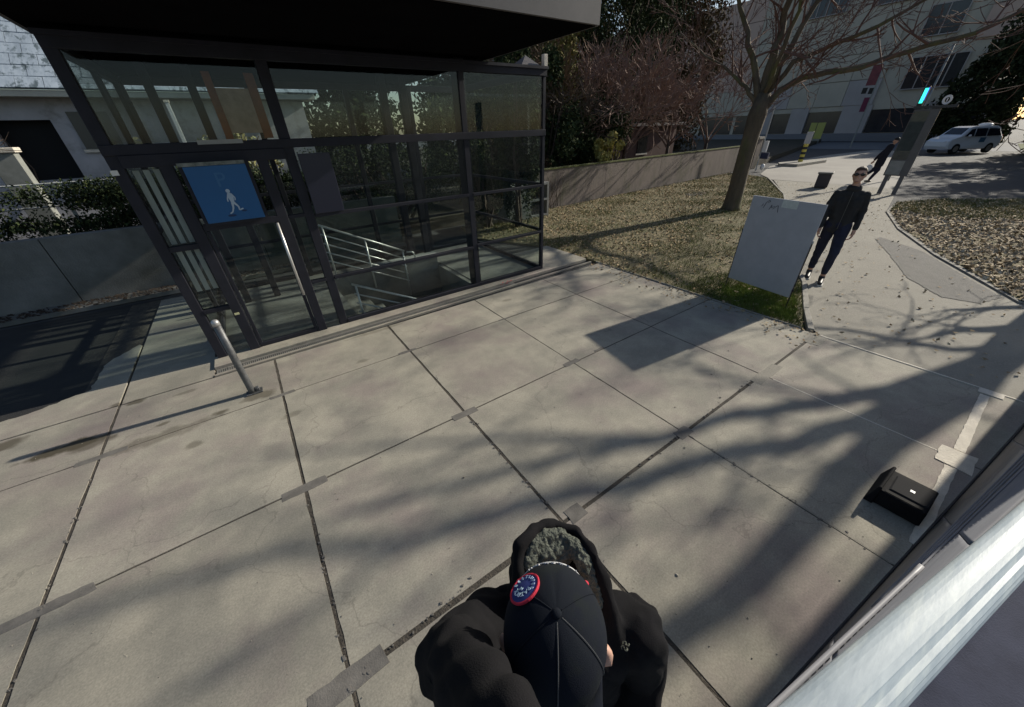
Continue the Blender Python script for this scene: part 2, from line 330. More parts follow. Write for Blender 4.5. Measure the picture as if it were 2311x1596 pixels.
# footpath curving away between the lawns
path = empty('footpath', kind='structure')
MB().sheet([(5.69, -4), (9.02, -4), (9.02, -0.42), (11.2, 0.9), (13.4, 1.95), (15.76, 2.74), (19.0, 3.3), (21.4, 3.9), (21.6, 8.35), (17.1, 6.0), (12.0, 3.85), (9.2, 2.68), (7.56, 1.83), (6.4, 1.42), (5.85, 1.2), (5.69, 1.02)], -0.012).build('path_surface', PATH, path)
MB().sheet(rag([(12.2, 2.0), (11.4, 1.12), (9.9, 0.25), (9.15, -0.2), (8.6, -0.05), (8.5, 0.35), (9.2, 0.9), (10.7, 1.5), (11.9, 2.02), (12.2, 2.0)], 0.012, 8), -0.006).build('asphalt_repair', PATHD, path)
plz = MB().sheet([(21.4, 3.9), (27.0, 4.6), (34, 6.3), (46, 8.6), (47, 10.9), (39.2, 11.9), (33, 11.8), (28.1, 11.3), (23.5, 9.8), (21.5, 8.35)], -0.012)
tag(plz.build('plaza', PLAZA), kind='structure')
tag(MB().sheet([(48, -60), (62, -60), (62, 80), (48, 80)], -0.030).build('far_pavement', mat('far_pavement', (0.16, 0.165, 0.18), (0.13, 0.133, 0.145), scale=1, rough=0.9)), kind='structure')

# ------------------------------------------------------------------ lawns
LAWN = mat('leafy_lawn', (0.20, 0.165, 0.095), (0.10, 0.10, 0.038), scale=2.4, rough=1, bump=0.9, bscale=35, c3=(0.20, 0.165, 0.11), s3=9, r3=(0.45, 0.7))
LEAFM = mat('dry_leaf', (0.38, 0.28, 0.165), (0.22, 0.15, 0.085), scale=11, rough=0.9, detail=2, c3=(0.50, 0.42, 0.29), s3=23, r3=(0.52, 0.62), spec=0.1)
LEAF2 = mat('beige_leaf', (0.40, 0.32, 0.22), (0.20, 0.15, 0.095), scale=9, rough=0.9, detail=2, c3=(0.58, 0.50, 0.38), s3=17, r3=(0.5, 0.6), spec=0.1)
TUFT = mat('fresh_grass', (0.22, 0.27, 0.06), (0.13, 0.17, 0.04), scale=12, rough=0.8, spec=0.1)
GRASSM = mat('grass_blade', (0.13, 0.16, 0.035), (0.08, 0.105, 0.025), scale=9, rough=0.8, c3=(0.22, 0.19, 0.075), s3=2.5, spec=0.1)
def inside(p, poly):
    c = False; j = len(poly)-1
    for i in range(len(poly)):
        a, b = poly[i], poly[j]
        if (a[1] > p[1]) != (b[1] > p[1]) and p[0] < (b[0]-a[0])*(p[1]-a[1])/(b[1]-a[1])+a[0]: c = not c
        j = i
    return c
L1 = [(5.68, 5.15), (5.68, 1.22), (5.8, 1.27), (6.35, 1.48), (7.5, 1.93), (9.15, 2.78), (12.0, 3.95), (17.1, 6.12), (22.0, 8.9), (22.8, 10.9), (22.9, 11.2), (8.9, 10.25), (5.0, 9.9), (4.7, 8.5), (5.62, 6.65)]
L2 = [(9.08, -0.40), (11.2, 0.83), (13.4, 1.88), (15.76, 2.66), (17.6, 2.9), (19.2, 2.2), (20.6, 0.6), (22.5, -5), (9.08, -5)]
def lawn(poly, name, sub=0.35):
    return tag(MB().prism(poly, -0.03, 0.012).build(name, LAWN), kind='structure')
lawn(L1, 'lawn'); lawn(L2, 'verge')
class Raw:
    """many small loose faces, built with numpy"""
    def __init__(s, V): s.V = V          # (n, k, 3)
    def build(s, name, material, parent=None):
        n, k, _ = s.V.shape; me = bpy.data.meshes.new(name)
        me.vertices.add(n*k); me.vertices.foreach_set('co', s.V.astype(np.float32).ravel())
        me.loops.add(n*k); me.loops.foreach_set('vertex_index', np.arange(n*k, dtype=np.int32))
        me.polygons.add(n); me.polygons.foreach_set('loop_start', np.arange(0, n*k, k, dtype=np.int32)); me.polygons.foreach_set('loop_total', np.full(n, k, dtype=np.int32))
        me.update(calc_edges=True); me.materials.append(material)
        o = bpy.data.objects.new(name, me); col.objects.link(o)
        if parent: o.parent = parent
        return o
def rotm(a, b, c):
    ca, sa, cb, sb, cc, sc = np.cos(a), np.sin(a), np.cos(b), np.sin(b), np.cos(c), np.sin(c)
    return np.stack([np.stack([cc*cb, cc*sb*sa-sc*ca, cc*sb*ca+sc*sa], -1), np.stack([sc*cb, sc*sb*sa+cc*ca, sc*sb*ca-cc*sa], -1), np.stack([-sb, cb*sa, cb*ca], -1)], -2)
def scatter(poly, n, rs, z, size, flat, falloff=None, blade=False):
    rr = random.Random(rs); xs = [p[0] for p in poly]; ys = [p[1] for p in poly]; P = []; tries = 0
    while len(P) < n and tries < n*8:
        tries += 1; x = rr.uniform(min(xs), max(xs)); y = rr.uniform(min(ys), max(ys))
        if not inside((x, y), poly): continue
        if falloff and rr.random() > falloff(x, y): continue
        P.append((x, y, z))
    g_ = np.random.default_rng(rs); P = np.array(P); k = len(P); sz = g_.uniform(size[0], size[1], k); a = g_.uniform(0, 6.283, k)
    if blade:
        dx, dy = np.cos(a)*.004, np.sin(a)*.004; lx, ly = g_.normal(0, .4, k)*sz, g_.normal(0, .4, k)*sz; o0 = np.zeros(k)
        V = np.stack([P-np.stack([dx, dy, o0], -1), P+np.stack([dx, dy, o0], -1), P+np.stack([lx, ly, sz], -1)], 1)
        return Raw(V)
    M_ = rotm(g_.normal(0, flat, k), g_.normal(0, flat, k), a); base = np.array([(-.5, 0, .12), (0, -.33, -.02), (.5, 0, .15), (0, .33, -.02)])
    V = np.einsum('nij,kj->nki', M_, base)*sz[:, None, None]+P[:, None, :]; V[:, :, 2] += g_.uniform(.004, .03, k)[:, None]
    return Raw(V)
def near(x, y): return min(1, 9/max(1, math.hypot(x, y)-1))
def lf(x, y):
    n_ = .5+.5*math.sin(x*2.3+1.3*math.sin(y*1.7))*math.sin(y*2.9+math.sin(x*1.1)*2)
    return (0.35+.65*n_)*(1.0 if (y-0.35*x > 1.6) else 0.30)
tag(scatter(L1, 15000, 1, 0.012, (0.025, 0.08), 0.5, lf).build('fallen_leaves', LEAFM), 'beige dead leaves scattered over the lawn between wall and kerb', kind='stuff')
tag(scatter(L2, 30000, 2, 0.012, (0.04, 0.12), 0.5, lambda x, y: .8+.2*math.sin(x*3.1+math.sin(y*2.2)*2)*math.sin(y*3.7)).build('fallen_leaves', LEAF2), 'thick beige leaf litter on the verge right of the footpath', kind='stuff')
dr_ = [(5.0, .9), (5.66, 1.0), (5.66, 5.1), (5.2, 5.0), (4.8, 3.2), (5.3, 2.2)]
tag(scatter(dr_, 260, 77, 0.001, (0.02, 0.06), 0.35, lambda x, y: ((x-4.8)/.9)**2).build('fallen_leaves', LEAFM), 'few dead leaves blown from the lawn onto the paving edge', kind='stuff')
tag(scatter([(5.7, -1.5), (9, -.5), (15.5, 2.6), (21, 4), (21, 8), (12, 3.8), (7.6, 1.8), (5.8, 1.1)], 500, 78, -0.01, (0.03, 0.07), 0.35).build('fallen_leaves', LEAFM), 'few dead leaves lying on the footpath', kind='stuff')
def gf(x, y):
    d = math.hypot(x-6.3, y-2.0)
    if d < 1.1: return 1.0
    n_ = math.sin(x*1.7+1)*math.sin(y*2.1+x*.6)
    if y < 0.42*x+1.4 and n_ > -.3: return 0.35
    return 0.10+0.3*max(0, n_)
tag(scatter([(5.69, 1.3), (7.3, 1.95), (7.4, 3.0), (5.69, 3.2)], 12000, 6, 0.01, (0.025, 0.07), 0, lambda x, y: max(.03, 1.0-math.hypot((x-6.25)/.75, (y-1.95)/0.75)**2*.9)*(.55+.45*math.sin(x*19)*math.sin(y*17+x*5)), blade=True).build('grass_tuft', TUFT), 'bright green grass under the leaning blank board', kind='stuff')
tag(scatter(L1, 60000, 3, 0.01, (0.03, 0.08), 0, gf, blade=True).build('grass', GRASSM), 'short patchy winter grass on the lawn', kind='stuff')
tag(scatter([(15.9, 2.7), (17.6, 2.95), (19.2, 2.2), (20.6, 0.6), (19, -2), (17, -0.5), (15.5, 1.5)], 14000, 13, 0.01, (0.05, 0.12), 0, None, blade=True).build('grass', GRASSM), 'darker grass strip along the road edge of the verge', kind='stuff')
# kerb stones
kerb = empty('kerb', kind='structure')
KM = mat('kerb_stone', (0.34, 0.32, 0.28), (0.25, 0.235, 0.205), scale=7, rough=0.9, bump=0.4, bscale=60)
def kerb_line(pts, step, wdt, h, off=0.0):
    P = [Vector((p[0], p[1])) for p in pts]; d = 0
    for a, b in zip(P[:-1], P[1:]):
        L = (b-a).length; n = max(1, round(L/step)); u = (b-a)/L; nrm = Vector((-u.y, u.x))
        for i in range(n):
            s = a+u*(L*i/n+0.006); e = a+u*(L*(i+1)/n-0.006)
            q = [s-nrm*wdt/2, e-nrm*wdt/2, e+nrm*wdt/2, s+nrm*wdt/2]
            MB().prism([(p.x, p.y) for p in q], -0.03, h+rnd.uniform(-.003, .003)).build('kerb_stone', KM, kerb, bevel=0.006)
kerb_line([(5.70, 1.14), (6.4, 1.45), (7.54, 1.89), (9.18, 2.73), (12.0, 3.9), (17.1, 6.06), (21.9, 8.7)], 0.95, 0.075, 0.03)
kerb_line([(9.05, -3.5), (9.05, -0.41), (11.2, 0.865), (13.4, 1.915), (15.76, 2.70), (17.7, 2.93)], 0.95, 0.09, 0.013)
kerb_line([(5.67, 1.24), (5.67, 5.06)], 1.3, 0.022, 0.016)
# damp dark hollow in the lawn
tag(MB().sheet(rag([(14.3, 8.35), (14.9, 8.1), (15.7, 8.3), (15.6, 8.7), (14.8, 8.75), (14.3, 8.35)], 0.03, 3), 0.03).build('bare_soil_patch', mat('wet_soil', (0.035, 0.028, 0.02), (0.05, 0.04, 0.03), scale=8, rough=0.9)), kind='structure')

# ------------------------------------------------------------------ glass parking pavilion
pv = empty('parking_entrance', (-0.95, 5.4, 0), label='dark steel and glass stair pavilion with a flat black roof beside the paving', cat='pavilion')
OX, OY = 0.95, -5.4
def pm(name, m_, x0, x1, y0, y1, z0, z1, bevel=0.004, parent=None):
    return MB().box(x0+OX, x1+OX, y0+OY, y1+OY, z0, z1).build(name, m_, parent or pv, bevel=bevel)
X0, X1, Y0, Y1, ZT = -0.95, 4.49, 5.40, 8.22, 3.22
t = 0.04
# floor and plinth
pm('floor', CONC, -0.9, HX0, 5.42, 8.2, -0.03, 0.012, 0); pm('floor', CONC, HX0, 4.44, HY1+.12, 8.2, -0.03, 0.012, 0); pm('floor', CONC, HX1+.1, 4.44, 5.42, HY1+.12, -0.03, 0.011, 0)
MB().prism([(x+OX, y+OY) for x, y in [(-1.02, 5.16), (5.6, 5.27), (5.62, 5.36), (5.62, 6.62), (4.55, 6.62), (4.55, 5.52), (-1.02, 5.46)]], -0.02, 0.028).build('plinth', SLAB, pv)
MB().prism([(x+OX, y+OY) for x, y in [(-1.02, 4.965), (5.6, 5.11), (5.6, 5.135), (-1.02, 5.0)]], -0.02, 0.012).build('plinth_edge', SLAB, pv)
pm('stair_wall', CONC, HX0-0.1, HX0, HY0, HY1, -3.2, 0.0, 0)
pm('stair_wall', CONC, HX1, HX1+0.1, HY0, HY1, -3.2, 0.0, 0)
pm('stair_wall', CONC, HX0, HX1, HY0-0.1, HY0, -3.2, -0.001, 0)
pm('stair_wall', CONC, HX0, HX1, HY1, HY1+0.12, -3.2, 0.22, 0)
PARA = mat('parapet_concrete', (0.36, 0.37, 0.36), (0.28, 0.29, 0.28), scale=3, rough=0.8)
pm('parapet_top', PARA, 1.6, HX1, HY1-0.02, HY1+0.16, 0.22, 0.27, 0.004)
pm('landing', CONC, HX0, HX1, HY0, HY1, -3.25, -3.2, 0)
for k in range(9):
    x = HX0+0.02+k*0.235; z = -0.17*(k+1)
    if k < 9: pm('step', CONC, x, x+0.26, HY0, HY1, z-0.12, z, 0.004)
# posts: corner, structural and door posts
for (x, y, wx, wy, z1) in ((-0.93, 5.44, 0.05, 0.05, ZT), (0.60, 5.44, 0.055, 0.05, ZT), (2.97, 5.45, 0.04, 0.05, ZT), (4.46, 5.43, 0.028, 0.035, ZT), (4.47, 8.19, 0.035, 0.035, ZT),
                           (-0.56, 5.42, 0.055, 0.05, 2.33), (0.30, 5.42, 0.055, 0.05, 2.33), (-0.93, 8.19, 0.05, 0.05, ZT), (-0.93, 6.85, 0.03, 0.04, ZT), (0.6, 8.19, 0.04, 0.04, ZT), (2.1, 8.19, 0.04, 0.04, ZT), (3.3, 8.19, 0.04, 0.04, ZT),
                           (3.04, 5.62, 0.075, 0.075, 3.3), (2.5, 7.35, 0.06, 0.06, 3.3), (2.95, 7.6, 0.06, 0.06, 3.3), (-0.55, 7.4, 0.05, 0.05, 3.3), (-0.1, 7.4, 0.05, 0.05, 3.3)):
    pm('post', STEEL, x-wx, x+wx, y-wy, y+wy, 0.02, z1)
# horizontal bars
def bar(x0, x1, z, hz=0.03, y=5.42, wy=0.035): return pm('crossbar', STEEL, x0, x1, y-wy, y+wy, z-hz, z+hz)
bar(-0.98, 4.50, 3.18, 0.05); bar(-0.98, 4.49, 2.38, 0.045, wy=0.045)
bar(-0.88, 0.55, 2.28, 0.055, y=5.40); bar(-0.5, 0.25, 1.60, 0.035, y=5.4, wy=0.03)
bar(0.66, 2.93, 1.575, 0.022); bar(3.01, 4.43, 1.575, 0.022); bar(0.66, 2.93, 0.74, 0.022); bar(3.01, 4.43, 0.765, 0.022)
bar(-0.88, -0.61, 1.42, 0.03); bar(-0.88, -0.61, 0.66, 0.025)
bar(0.36, 0.55, 1.60, 0.02); bar(0.36, 0.55, 0.74, 0.02)
bar(0.66, 4.43, 0.06, 0.03)
for z, h in ((3.18, 0.05), (2.38, 0.028), (1.585, 0.026), (0.79, 0.024), (0.05, 0.03)):
    pm('crossbar', STEEL, 4.44, 4.49, 5.47, 8.15, z-h, z+h)
    pm('crossbar', STEEL, -0.97, -0.90, 5.5, 8.15, z-h, z+h)
    pm('crossbar', STEEL, -0.88, 4.43, 8.17, 8.22, z-h, z+h)
# panes
def pane(x0, x1, z0, z1, y=5.42): return MB().box(x0+OX, x1+OX, y-0.005+OY, y+0.005+OY, z0, z1).build('pane', GLASS, pv)
for (a, b) in ((-0.875, 0.54), ): pane(a, b, 2.43, 3.125)
for (a, b) in ((0.66, 2.92), (3.02, 4.425)):
    for z0, z1 in ((2.43, 3.125), (1.60, 2.33), (0.79, 1.55), (0.095, 0.715)): pane(a, b, z0, z1)
pane(-0.87, -0.62, 1.45, 2.22); pane(-0.87, -0.62, 0.69, 1.39); pane(-0.87, -0.62, 0.05, 0.63)
pane(0.36, 0.54, 0.03, 0.72); pane(0.36, 0.54, 0.77, 1.57)
def panex(x, y0, y1, z0, z1): return MB().box(x-0.005+OX, x+0.005+OX, y0+OY, y1+OY, z0, z1).build('pane', GLASS, pv)
for z0, z1 in ((0.09, 0.76), (0.82, 1.55), (1.62, 2.34), (2.42, 3.12)):
    panex(4.465, 5.48, 8.14, z0, z1); panex(-0.935, 5.5, 6.81, z0, z1); panex(-0.935, 6.89, 8.14, z0, z1)
for (a, b) in ((-0.87, 0.55), (0.65, 2.05), (2.15, 3.25), (3.35, 4.43)): pane(a, b, 0.09, 3.12, 8.195)
# pale strips painted as bars reflected in the narrow side light
WS = mat('pale_strip', (0.50, 0.51, 0.50), (0.38, 0.39, 0.385), scale=9, rough=0.5, vec=(1, 1, 0.2))
for x in (-0.845, -0.765, -0.685):
    pm('reflection_strip', WS, x, x+0.05, 5.46, 5.468, 1.46, 2.20, 0); pm('reflection_strip', WS, x, x+0.05, 5.46, 5.468, 0.9, 1.38, 0)
# door leaf with frame, pane and long bar handle
dr = pm('door', STEEL, -0.495, 0.235, 5.38, 5.415, 0.03, 0.09)
for b_ in ((-0.495, -0.455, 0.09, 1.56), (0.195, 0.235, 0.09, 1.56)): pm('door_frame', STEEL, b_[0], b_[1], 5.382, 5.412, b_[2], b_[3])
MB().box(-0.455+OX, 0.195+OX, 5.392+OY, 5.402+OY, 0.09, 1.56).build('pane', GLASS, pv)
h_ = MB().tube((0.215+OX, 5.33+OY, 0.62), (0.215+OX, 5.33+OY, 1.56), 0.017, n=10); h_.tube((0.215+OX, 5.33+OY, 0.7), (0.215+OX, 5.39+OY, 0.7), 0.008); h_.tube((0.215+OX, 5.33+OY, 1.48), (0.215+OX, 5.39+OY, 1.48), 0.008)
h_.build('door_handle', mat('pale_steel', (0.62, 0.61, 0.6), rough=0.35, metal=0.6), pv, smooth=True)
# second dark panel beside the sign
pm('dark_panel', mat('navy_panel', (0.02, 0.022, 0.04), rough=0.3), 0.67, 1.02, 5.34, 5.38, 1.60, 2.27, 0.004)
# handrails down the stair
for (a, b, y) in (((0.86, 1.16), (2.25, 0.45), HY1-0.05), ((0.90, 0.5), (2.7, -0.46), HY0+0.12)):
    for k in range(5):
        dz = -0.155*k
        MB().tube((a[0]+OX, y+OY, a[1]+dz), (b[0]+OX, y+OY, b[1]+dz), 0.018 if k == 0 else 0.012, n=8).build('handrail', STAIN, pv, smooth=True)
    for x in (a[0]+0.05, (a[0]+b[0])/2, b[0]-0.03):
        zz = a[1]+(b[1]-a[1])*(x-a[0])/(b[0]-a[0])
        MB().tube((x+OX, y+OY, zz-0.95), (x+OX, y+OY, zz), 0.016, n=8).build('rail_post', STAIN, pv, smooth=True)
MB().path([(2.3+OX, HY1-0.05+OY, 0.42), (2.42+OX, HY1-0.05+OY, 0.40), (2.46+OX, HY1-0.05+OY, 0.30), (2.42+OX, HY1-0.05+OY, 0.2)], 0.016).build('handrail', STAIN, pv, smooth=True)
# roof: deep black soffit slab with grey fascia
MB().box(-1.06+OX, 3.50+OX, 3.44+OY, 9.0+OY, 3.30, 3.36).build('soffit', BLACKROOF, pv)
rf = MB(); rf.box(-1.08+OX, 3.52+OX, 3.40+OY, 3.437+OY, 3.305, 3.85); rf.box(3.503+OX, 3.54+OX, 3.44+OY, 9.0+OY, 3.305, 3.85); rf.box(-1.10+OX, -1.063+OX, 3.44+OY, 9.0+OY, 3.305, 3.85); rf.box(-1.06+OX, 3.5+OX, 9.003+OY, 9.04+OY, 3.305, 3.85)
rf.build('fascia', FASC, pv)
MB().box(-1.06+OX, 3.50+OX, 3.44+OY, 9.0+OY, 3.70, 3.80).build('roof_deck', BLACKROOF, pv)
# glass top over the right bay with flashing
MB().box(3.55+OX, 4.48+OX, 5.4+OY, 8.2+OY, 3.235, 3.245).build('pane', GLASS, pv)
pm('flashing', STEEL, -0.99, 4.51, 5.36, 5.40, 3.215, 3.25, 0)
MB().add([(4.05+OX, 5.45+OY, 3.25), (4.45+OX, 5.45+OY, 3.25), (4.45+OX, 5.8+OY, 3.25), (4.05+OX, 5.8+OY, 3.25), (4.25+OX, 5.62+OY, 3.40)], [(0, 1, 4), (1, 2, 4), (2, 3, 4), (3, 0, 4), (3, 2, 1, 0)]).build('roof_vent', FASC, pv)
pm('lamp_cap', PALE, 4.45, 4.52, 5.40, 5.47, 3.25, 3.40, 0.004)
# interior: rust red panels and pale poster sheet imitating a glass reflection, cabinet
RUST = mat('reflection_rust', (0.36, 0.10, 0.035), (0.24, 0.07, 0.03), scale=5, rough=0.7, bump=0.2)
pm('reflection_panel', RUST, 0.05, 0.13, 6.15, 6.18, 2.44, 3.1, 0.002); pm('reflection_panel', RUST, 0.46, 0.56, 6.15, 6.18, 2.44, 3.1, 0.002)
MB().box(0.13+OX, 0.46+OX, 6.16+OY, 6.165+OY, 2.5, 2.95).build('poster', mat('reflection_pale', (0.62, 0.46, 0.38), (0.45, 0.34, 0.28), scale=9, rough=0.6), pv)
pm('lintel_plate', PARA, -0.22, 0.18, 5.355, 5.37, 2.40, 2.44, 0)
# small stickers and a pink chalk mark
tag(MB().box(-0.99, -0.935, 5.376, 5.385, 2.17, 2.215).build('sticker', mat('white_sticker', (0.7, 0.7, 0.68), rough=0.5)), 'small white sticker on the left corner post of the glass pavilion', 'sticker')
tag(MB().box(-0.60, -0.55, 5.358, 5.366, 0.55, 0.575).build('sticker', mat('yellow_sticker', (0.62, 0.6, 0.35), rough=0.5)), 'small pale yellow sticker low on the post left of the glass door', 'sticker')
ck = MB(); rr = random.Random(4)
for k in range(9):
    x = 3.32+0.035*k; y = 5.22+rr.uniform(-.03, .03)
    ck.tube((x, y, 0.031), (x+rr.uniform(.01, .05), y+rr.uniform(-.05, .05), 0.031), 0.006, n=4)
tag(ck.build('chalk_scrawl', mat('pink_chalk', (0.62, 0.12, 0.13), rough=0.9)), 'pink spray scrawl on the concrete sill below the glass', 'graffiti')
# trench drain
td = empty('trench_drain', (1.0, 5.07, 0), label='narrow metal grate drain running along the foot of the glass front', cat='drain')
def dl(x): return 5.02+0.022*(x+1.02)
MB().prism([(-2.0, -0.057), (2.6, 0.03), (2.6, 0.12), (-2.0, 0.035)], -0.02, -0.006).build('channel', mat('drain_dark', (0.02, 0.02, 0.02), rough=0.9), td)
bars = MB()
for k in range(200):
    x = -2.0+k*0.023; y = -0.055+0.0185*(x+2.0)
    bars.box(x, x+0.012, y, y+0.085, -0.006, 0.008)
tag(bars.build('grate_bars', mat('galvanised', (0.30, 0.29, 0.27), (0.2, 0.195, 0.18), scale=20, rough=0.6, metal=0.3), td), kind='stuff')
MB().prism([(-2.0, -0.066), (2.6, 0.021), (2.6, 0.031), (-2.0, -0.056)], -0.01, 0.012).build('edge_rail', KM, td)
MB().prism([(-2.0, 0.030), (2.6, 0.117), (2.6, 0.127), (-2.0, 0.040)], -0.01, 0.012).build('edge_rail', KM, td)

# ---- blue pedestrian sign
BLUE = mat('sign_blue', (0.012, 0.095, 0.26), (0.014, 0.105, 0.28), scale=2, rough=0.35)
sg = empty('pedestrian_sign', (-0.155, 5.30, 1.93), label='square blue sign with white walking figure and faint letter P over the glass door', cat='sign')
MB().box(-0.275, 0.275, -0.012, 0.012, -0.28, 0.28).build('sign_plate', BLUE, sg, bevel=0.004)
MB().box(-0.31, 0.31, 0.013, 0.04, -0.31, 0.31).build('back_frame', STEEL, sg)
MB().box(-0.31, 0.275, -0.018, 0.012, 0.281, 0.315).build('top_rim', mat('weathered_rim', (0.25, 0.27, 0.25), (0.1, 0.12, 0.11), scale=20, rough=0.8), sg)
SW = mat('sign_white', (0.42, 0.52, 0.62), (0.36, 0.46, 0.58), scale=9, rough=0.5); SP = mat('sign_faint', (0.035, 0.14, 0.31), rough=0.5); SDK = mat('sign_navy', (0.006, 0.03, 0.10), rough=0.4)
def poly(pts, m_, name, yy):
    n = len(pts); return MB().add([(p[0], yy, p[1]) for p in pts], [tuple(range(n))]).build(name, m_, sg)
fig = MB()
def fp(pts): fig.add([(p[0], -0.0155, p[1]) for p in pts], [tuple(range(len(pts)))])
def circ(cx, cz, r, n=14, rx=1): return [(cx+r*rx*math.cos(2*math.pi*i/n), cz+r*math.sin(2*math.pi*i/n)) for i in range(n)]
fp(circ(0.020, 0.028, 0.020)); fp([(0.006, 0.008), (0.035, 0.008), (0.050, -0.03), (0.038, -0.095), (0.010, -0.095), (0.000, -0.04)])
fig.v = [(x, y-0.0, z) for x, y, z in fig.v]
def limb(a, b, w0, w1, yy=-0.0165):
    dx, dz = b[0]-a[0], b[1]-a[1]; L = math.hypot(dx, dz); nx, nz = -dz/L, dx/L
    fig.add([(a[0]+nx*w0, yy, a[1]+nz*w0), (a[0]-nx*w0, yy, a[1]-nz*w0), (b[0]-nx*w1, yy, b[1]-nz*w1), (b[0]+nx*w1, yy, b[1]+nz*w1)], [(0, 1, 2, 3)])
limb((0.012, 0.0), (-0.012, -0.05), 0.008, 0.006); limb((-0.012, -0.05), (-0.016, -0.078), 0.006, 0.005)
limb((0.036, 0.0), (0.060, -0.045), 0.008, 0.006); limb((0.060, -0.045), (0.052, -0.07), 0.006, 0.005)
limb((0.018, -0.09), (0.008, -0.145), 0.012, 0.008, -0.0175); limb((0.008, -0.145), (-0.012, -0.185), 0.008, 0.006); limb((-0.012, -0.185), (-0.04, -0.20), 0.007, 0.006)
limb((0.030, -0.09), (0.060, -0.135), 0.012, 0.008, -0.018); limb((0.060, -0.135), (0.058, -0.175), 0.008, 0.006); limb((0.058, -0.172), (0.098, -0.160), 0.007, 0.006)
fig.build('walking_figure', SW, sg)
poly(circ(-0.03, -0.222, 0.012, rx=3.4), SDK, 'figure_shadow', -0.0145); poly(circ(0.10, -0.185, 0.009, rx=2.8), SDK, 'figure_shadow', -0.0145)
text('letter', 'P', 0.20, SP, sg, frame3((0.0, -0.0135, 0.135), (1, 0, 0), (0, 0, 1)), 0.0004)

# ---- bollard (tilted steel post)
bo = empty('bollard', (-0.66, 4.30, 0), label='weathered grey steel bollard with a hinge plate in front of the pavilion corner', cat='bollard')
BM = mat('bollard_paint', (0.16, 0.165, 0.17), (0.09, 0.092, 0.095), scale=18, rough=0.5, metal=0.4, bump=0.15)
MB().path([(0, 0, 0.0), (0, 0, 0.10), (0, 0, 0.5), (0, 0, 0.86)], [0.036, 0.034, 0.034, 0.034], n=16).build('tube', BM, bo, smooth=True)
MB().path([(0, 0, 0.86), (0, 0, 0.90), (0, 0, 0.918), (0, 0, 0.925)], [0.036, 0.035, 0.026, 0.008], n=16).build('cap', mat('bollard_cap', (0.45, 0.45, 0.45), rough=0.4, metal=0.5), bo, smooth=True)
MB().box(-0.06, 0.10, -0.05, 0.05, 0.0, 0.014).build('base_plate', BM, bo, bevel=0.003)
MB().box(0.035, 0.075, -0.022, 0.022, 0.014, 0.06).build('lock_block', BM, bo, bevel=0.004)
MB().tube((0.055, -0.03, 0.045), (0.055, 0.03, 0.045), 0.009).build('hinge_pin', BM, bo)

# ---- blank board standing on two legs
bd = empty('display_board', (6.2, 2.13, 0), label='blank grey display board on thin black legs with a taped note, standing in grass', cat='board')
A_, B_ = Vector((6.30-6.2, 2.63-2.13, 0)), Vector((6.13-6.2, 1.63-2.13, 0)); ud = (B_-A_).normalized(); nd = Vector((-ud.y, ud.x, 0))
BG = mat('board_grey', (0.42, 0.43, 0.47), (0.37, 0.38, 0.42), scale=5, rough=0.6)
def bq(a0, a1, z0, z1, d0, d1):
    P = []
    for z in (z0, z1):
        for (s, d) in ((a0, d0), (a1, d0), (a1, d1), (a0, d1)):
            q = A_+ud*s+nd*d; P.append((q.x, q.y, z))
    return MB().add(P, [(0, 3, 2, 1), (4, 5, 6, 7), (0, 1, 5, 4), (1, 2, 6, 5), (2, 3, 7, 6), (3, 0, 4, 7)])
WB = (B_-A_).length
side = 1 if nd.x < 0 else -1
bq(0.01, WB-0.01, 0.20, 1.49, -0.012, 0.012).build('panel', BG, bd, bevel=0.002)
for s in (0.0, WB):
    q = A_+ud*s
    MB().tube((q.x, q.y, -0.02), (q.x, q.y, 1.0), 0.0075, n=8).build('leg', mat('black_rod', (0.012, 0.012, 0.014), rough=0.5), bd)
MB().tube(tuple(A_+Vector((0, 0, 0.30))), tuple(A_+Vector((0, 0, 0.301))), 0.01).build('clamp', STEEL, bd); MB().tube(tuple(B_+Vector((0, 0, 0.30))), tuple(B_+Vector((0, 0, 0.33))), 0.012).build('clamp', STEEL, bd)
q = A_+ud*WB+nd*0.0
MB().tube((q.x, q.y, 0.99), (q.x, q.y, 1.03), 0.010).build('leg_cap', WS, bd)
bq(WB*0.45, WB*0.66, 1.385, 1.485, side*0.0125, side*0.0145).build('paper_note', mat('note_paper', (0.62, 0.65, 0.63), (0.5, 0.54, 0.52), scale=30, rough=0.8), bd)
tagm = MB()
def stroke(pts):
    P = []
    for s, z in pts: q = A_+ud*s+nd*(side*0.0150); P.append((q.x, q.y, z))
    for a, b in zip(P[:-1], P[1:]): tagm.tube(a, b, 0.0035, n=4)
stroke([(0.21, 1.34), (0.235, 1.42), (0.27, 1.455), (0.29, 1.44), (0.26, 1.42)]); stroke([(0.30, 1.33), (0.325, 1.40), (0.33, 1.36), (0.37, 1.385)]); stroke([(0.35, 1.345), (0.40, 1.395), (0.415, 1.40)]); stroke([(0.415, 1.40), (0.425, 1.345), (0.435, 1.31)]); stroke([(0.18, 1.36), (0.20, 1.40)])
tagm.build('felt_pen_tag', mat('dark_ink', (0.05, 0.055, 0.07), rough=0.6), bd)

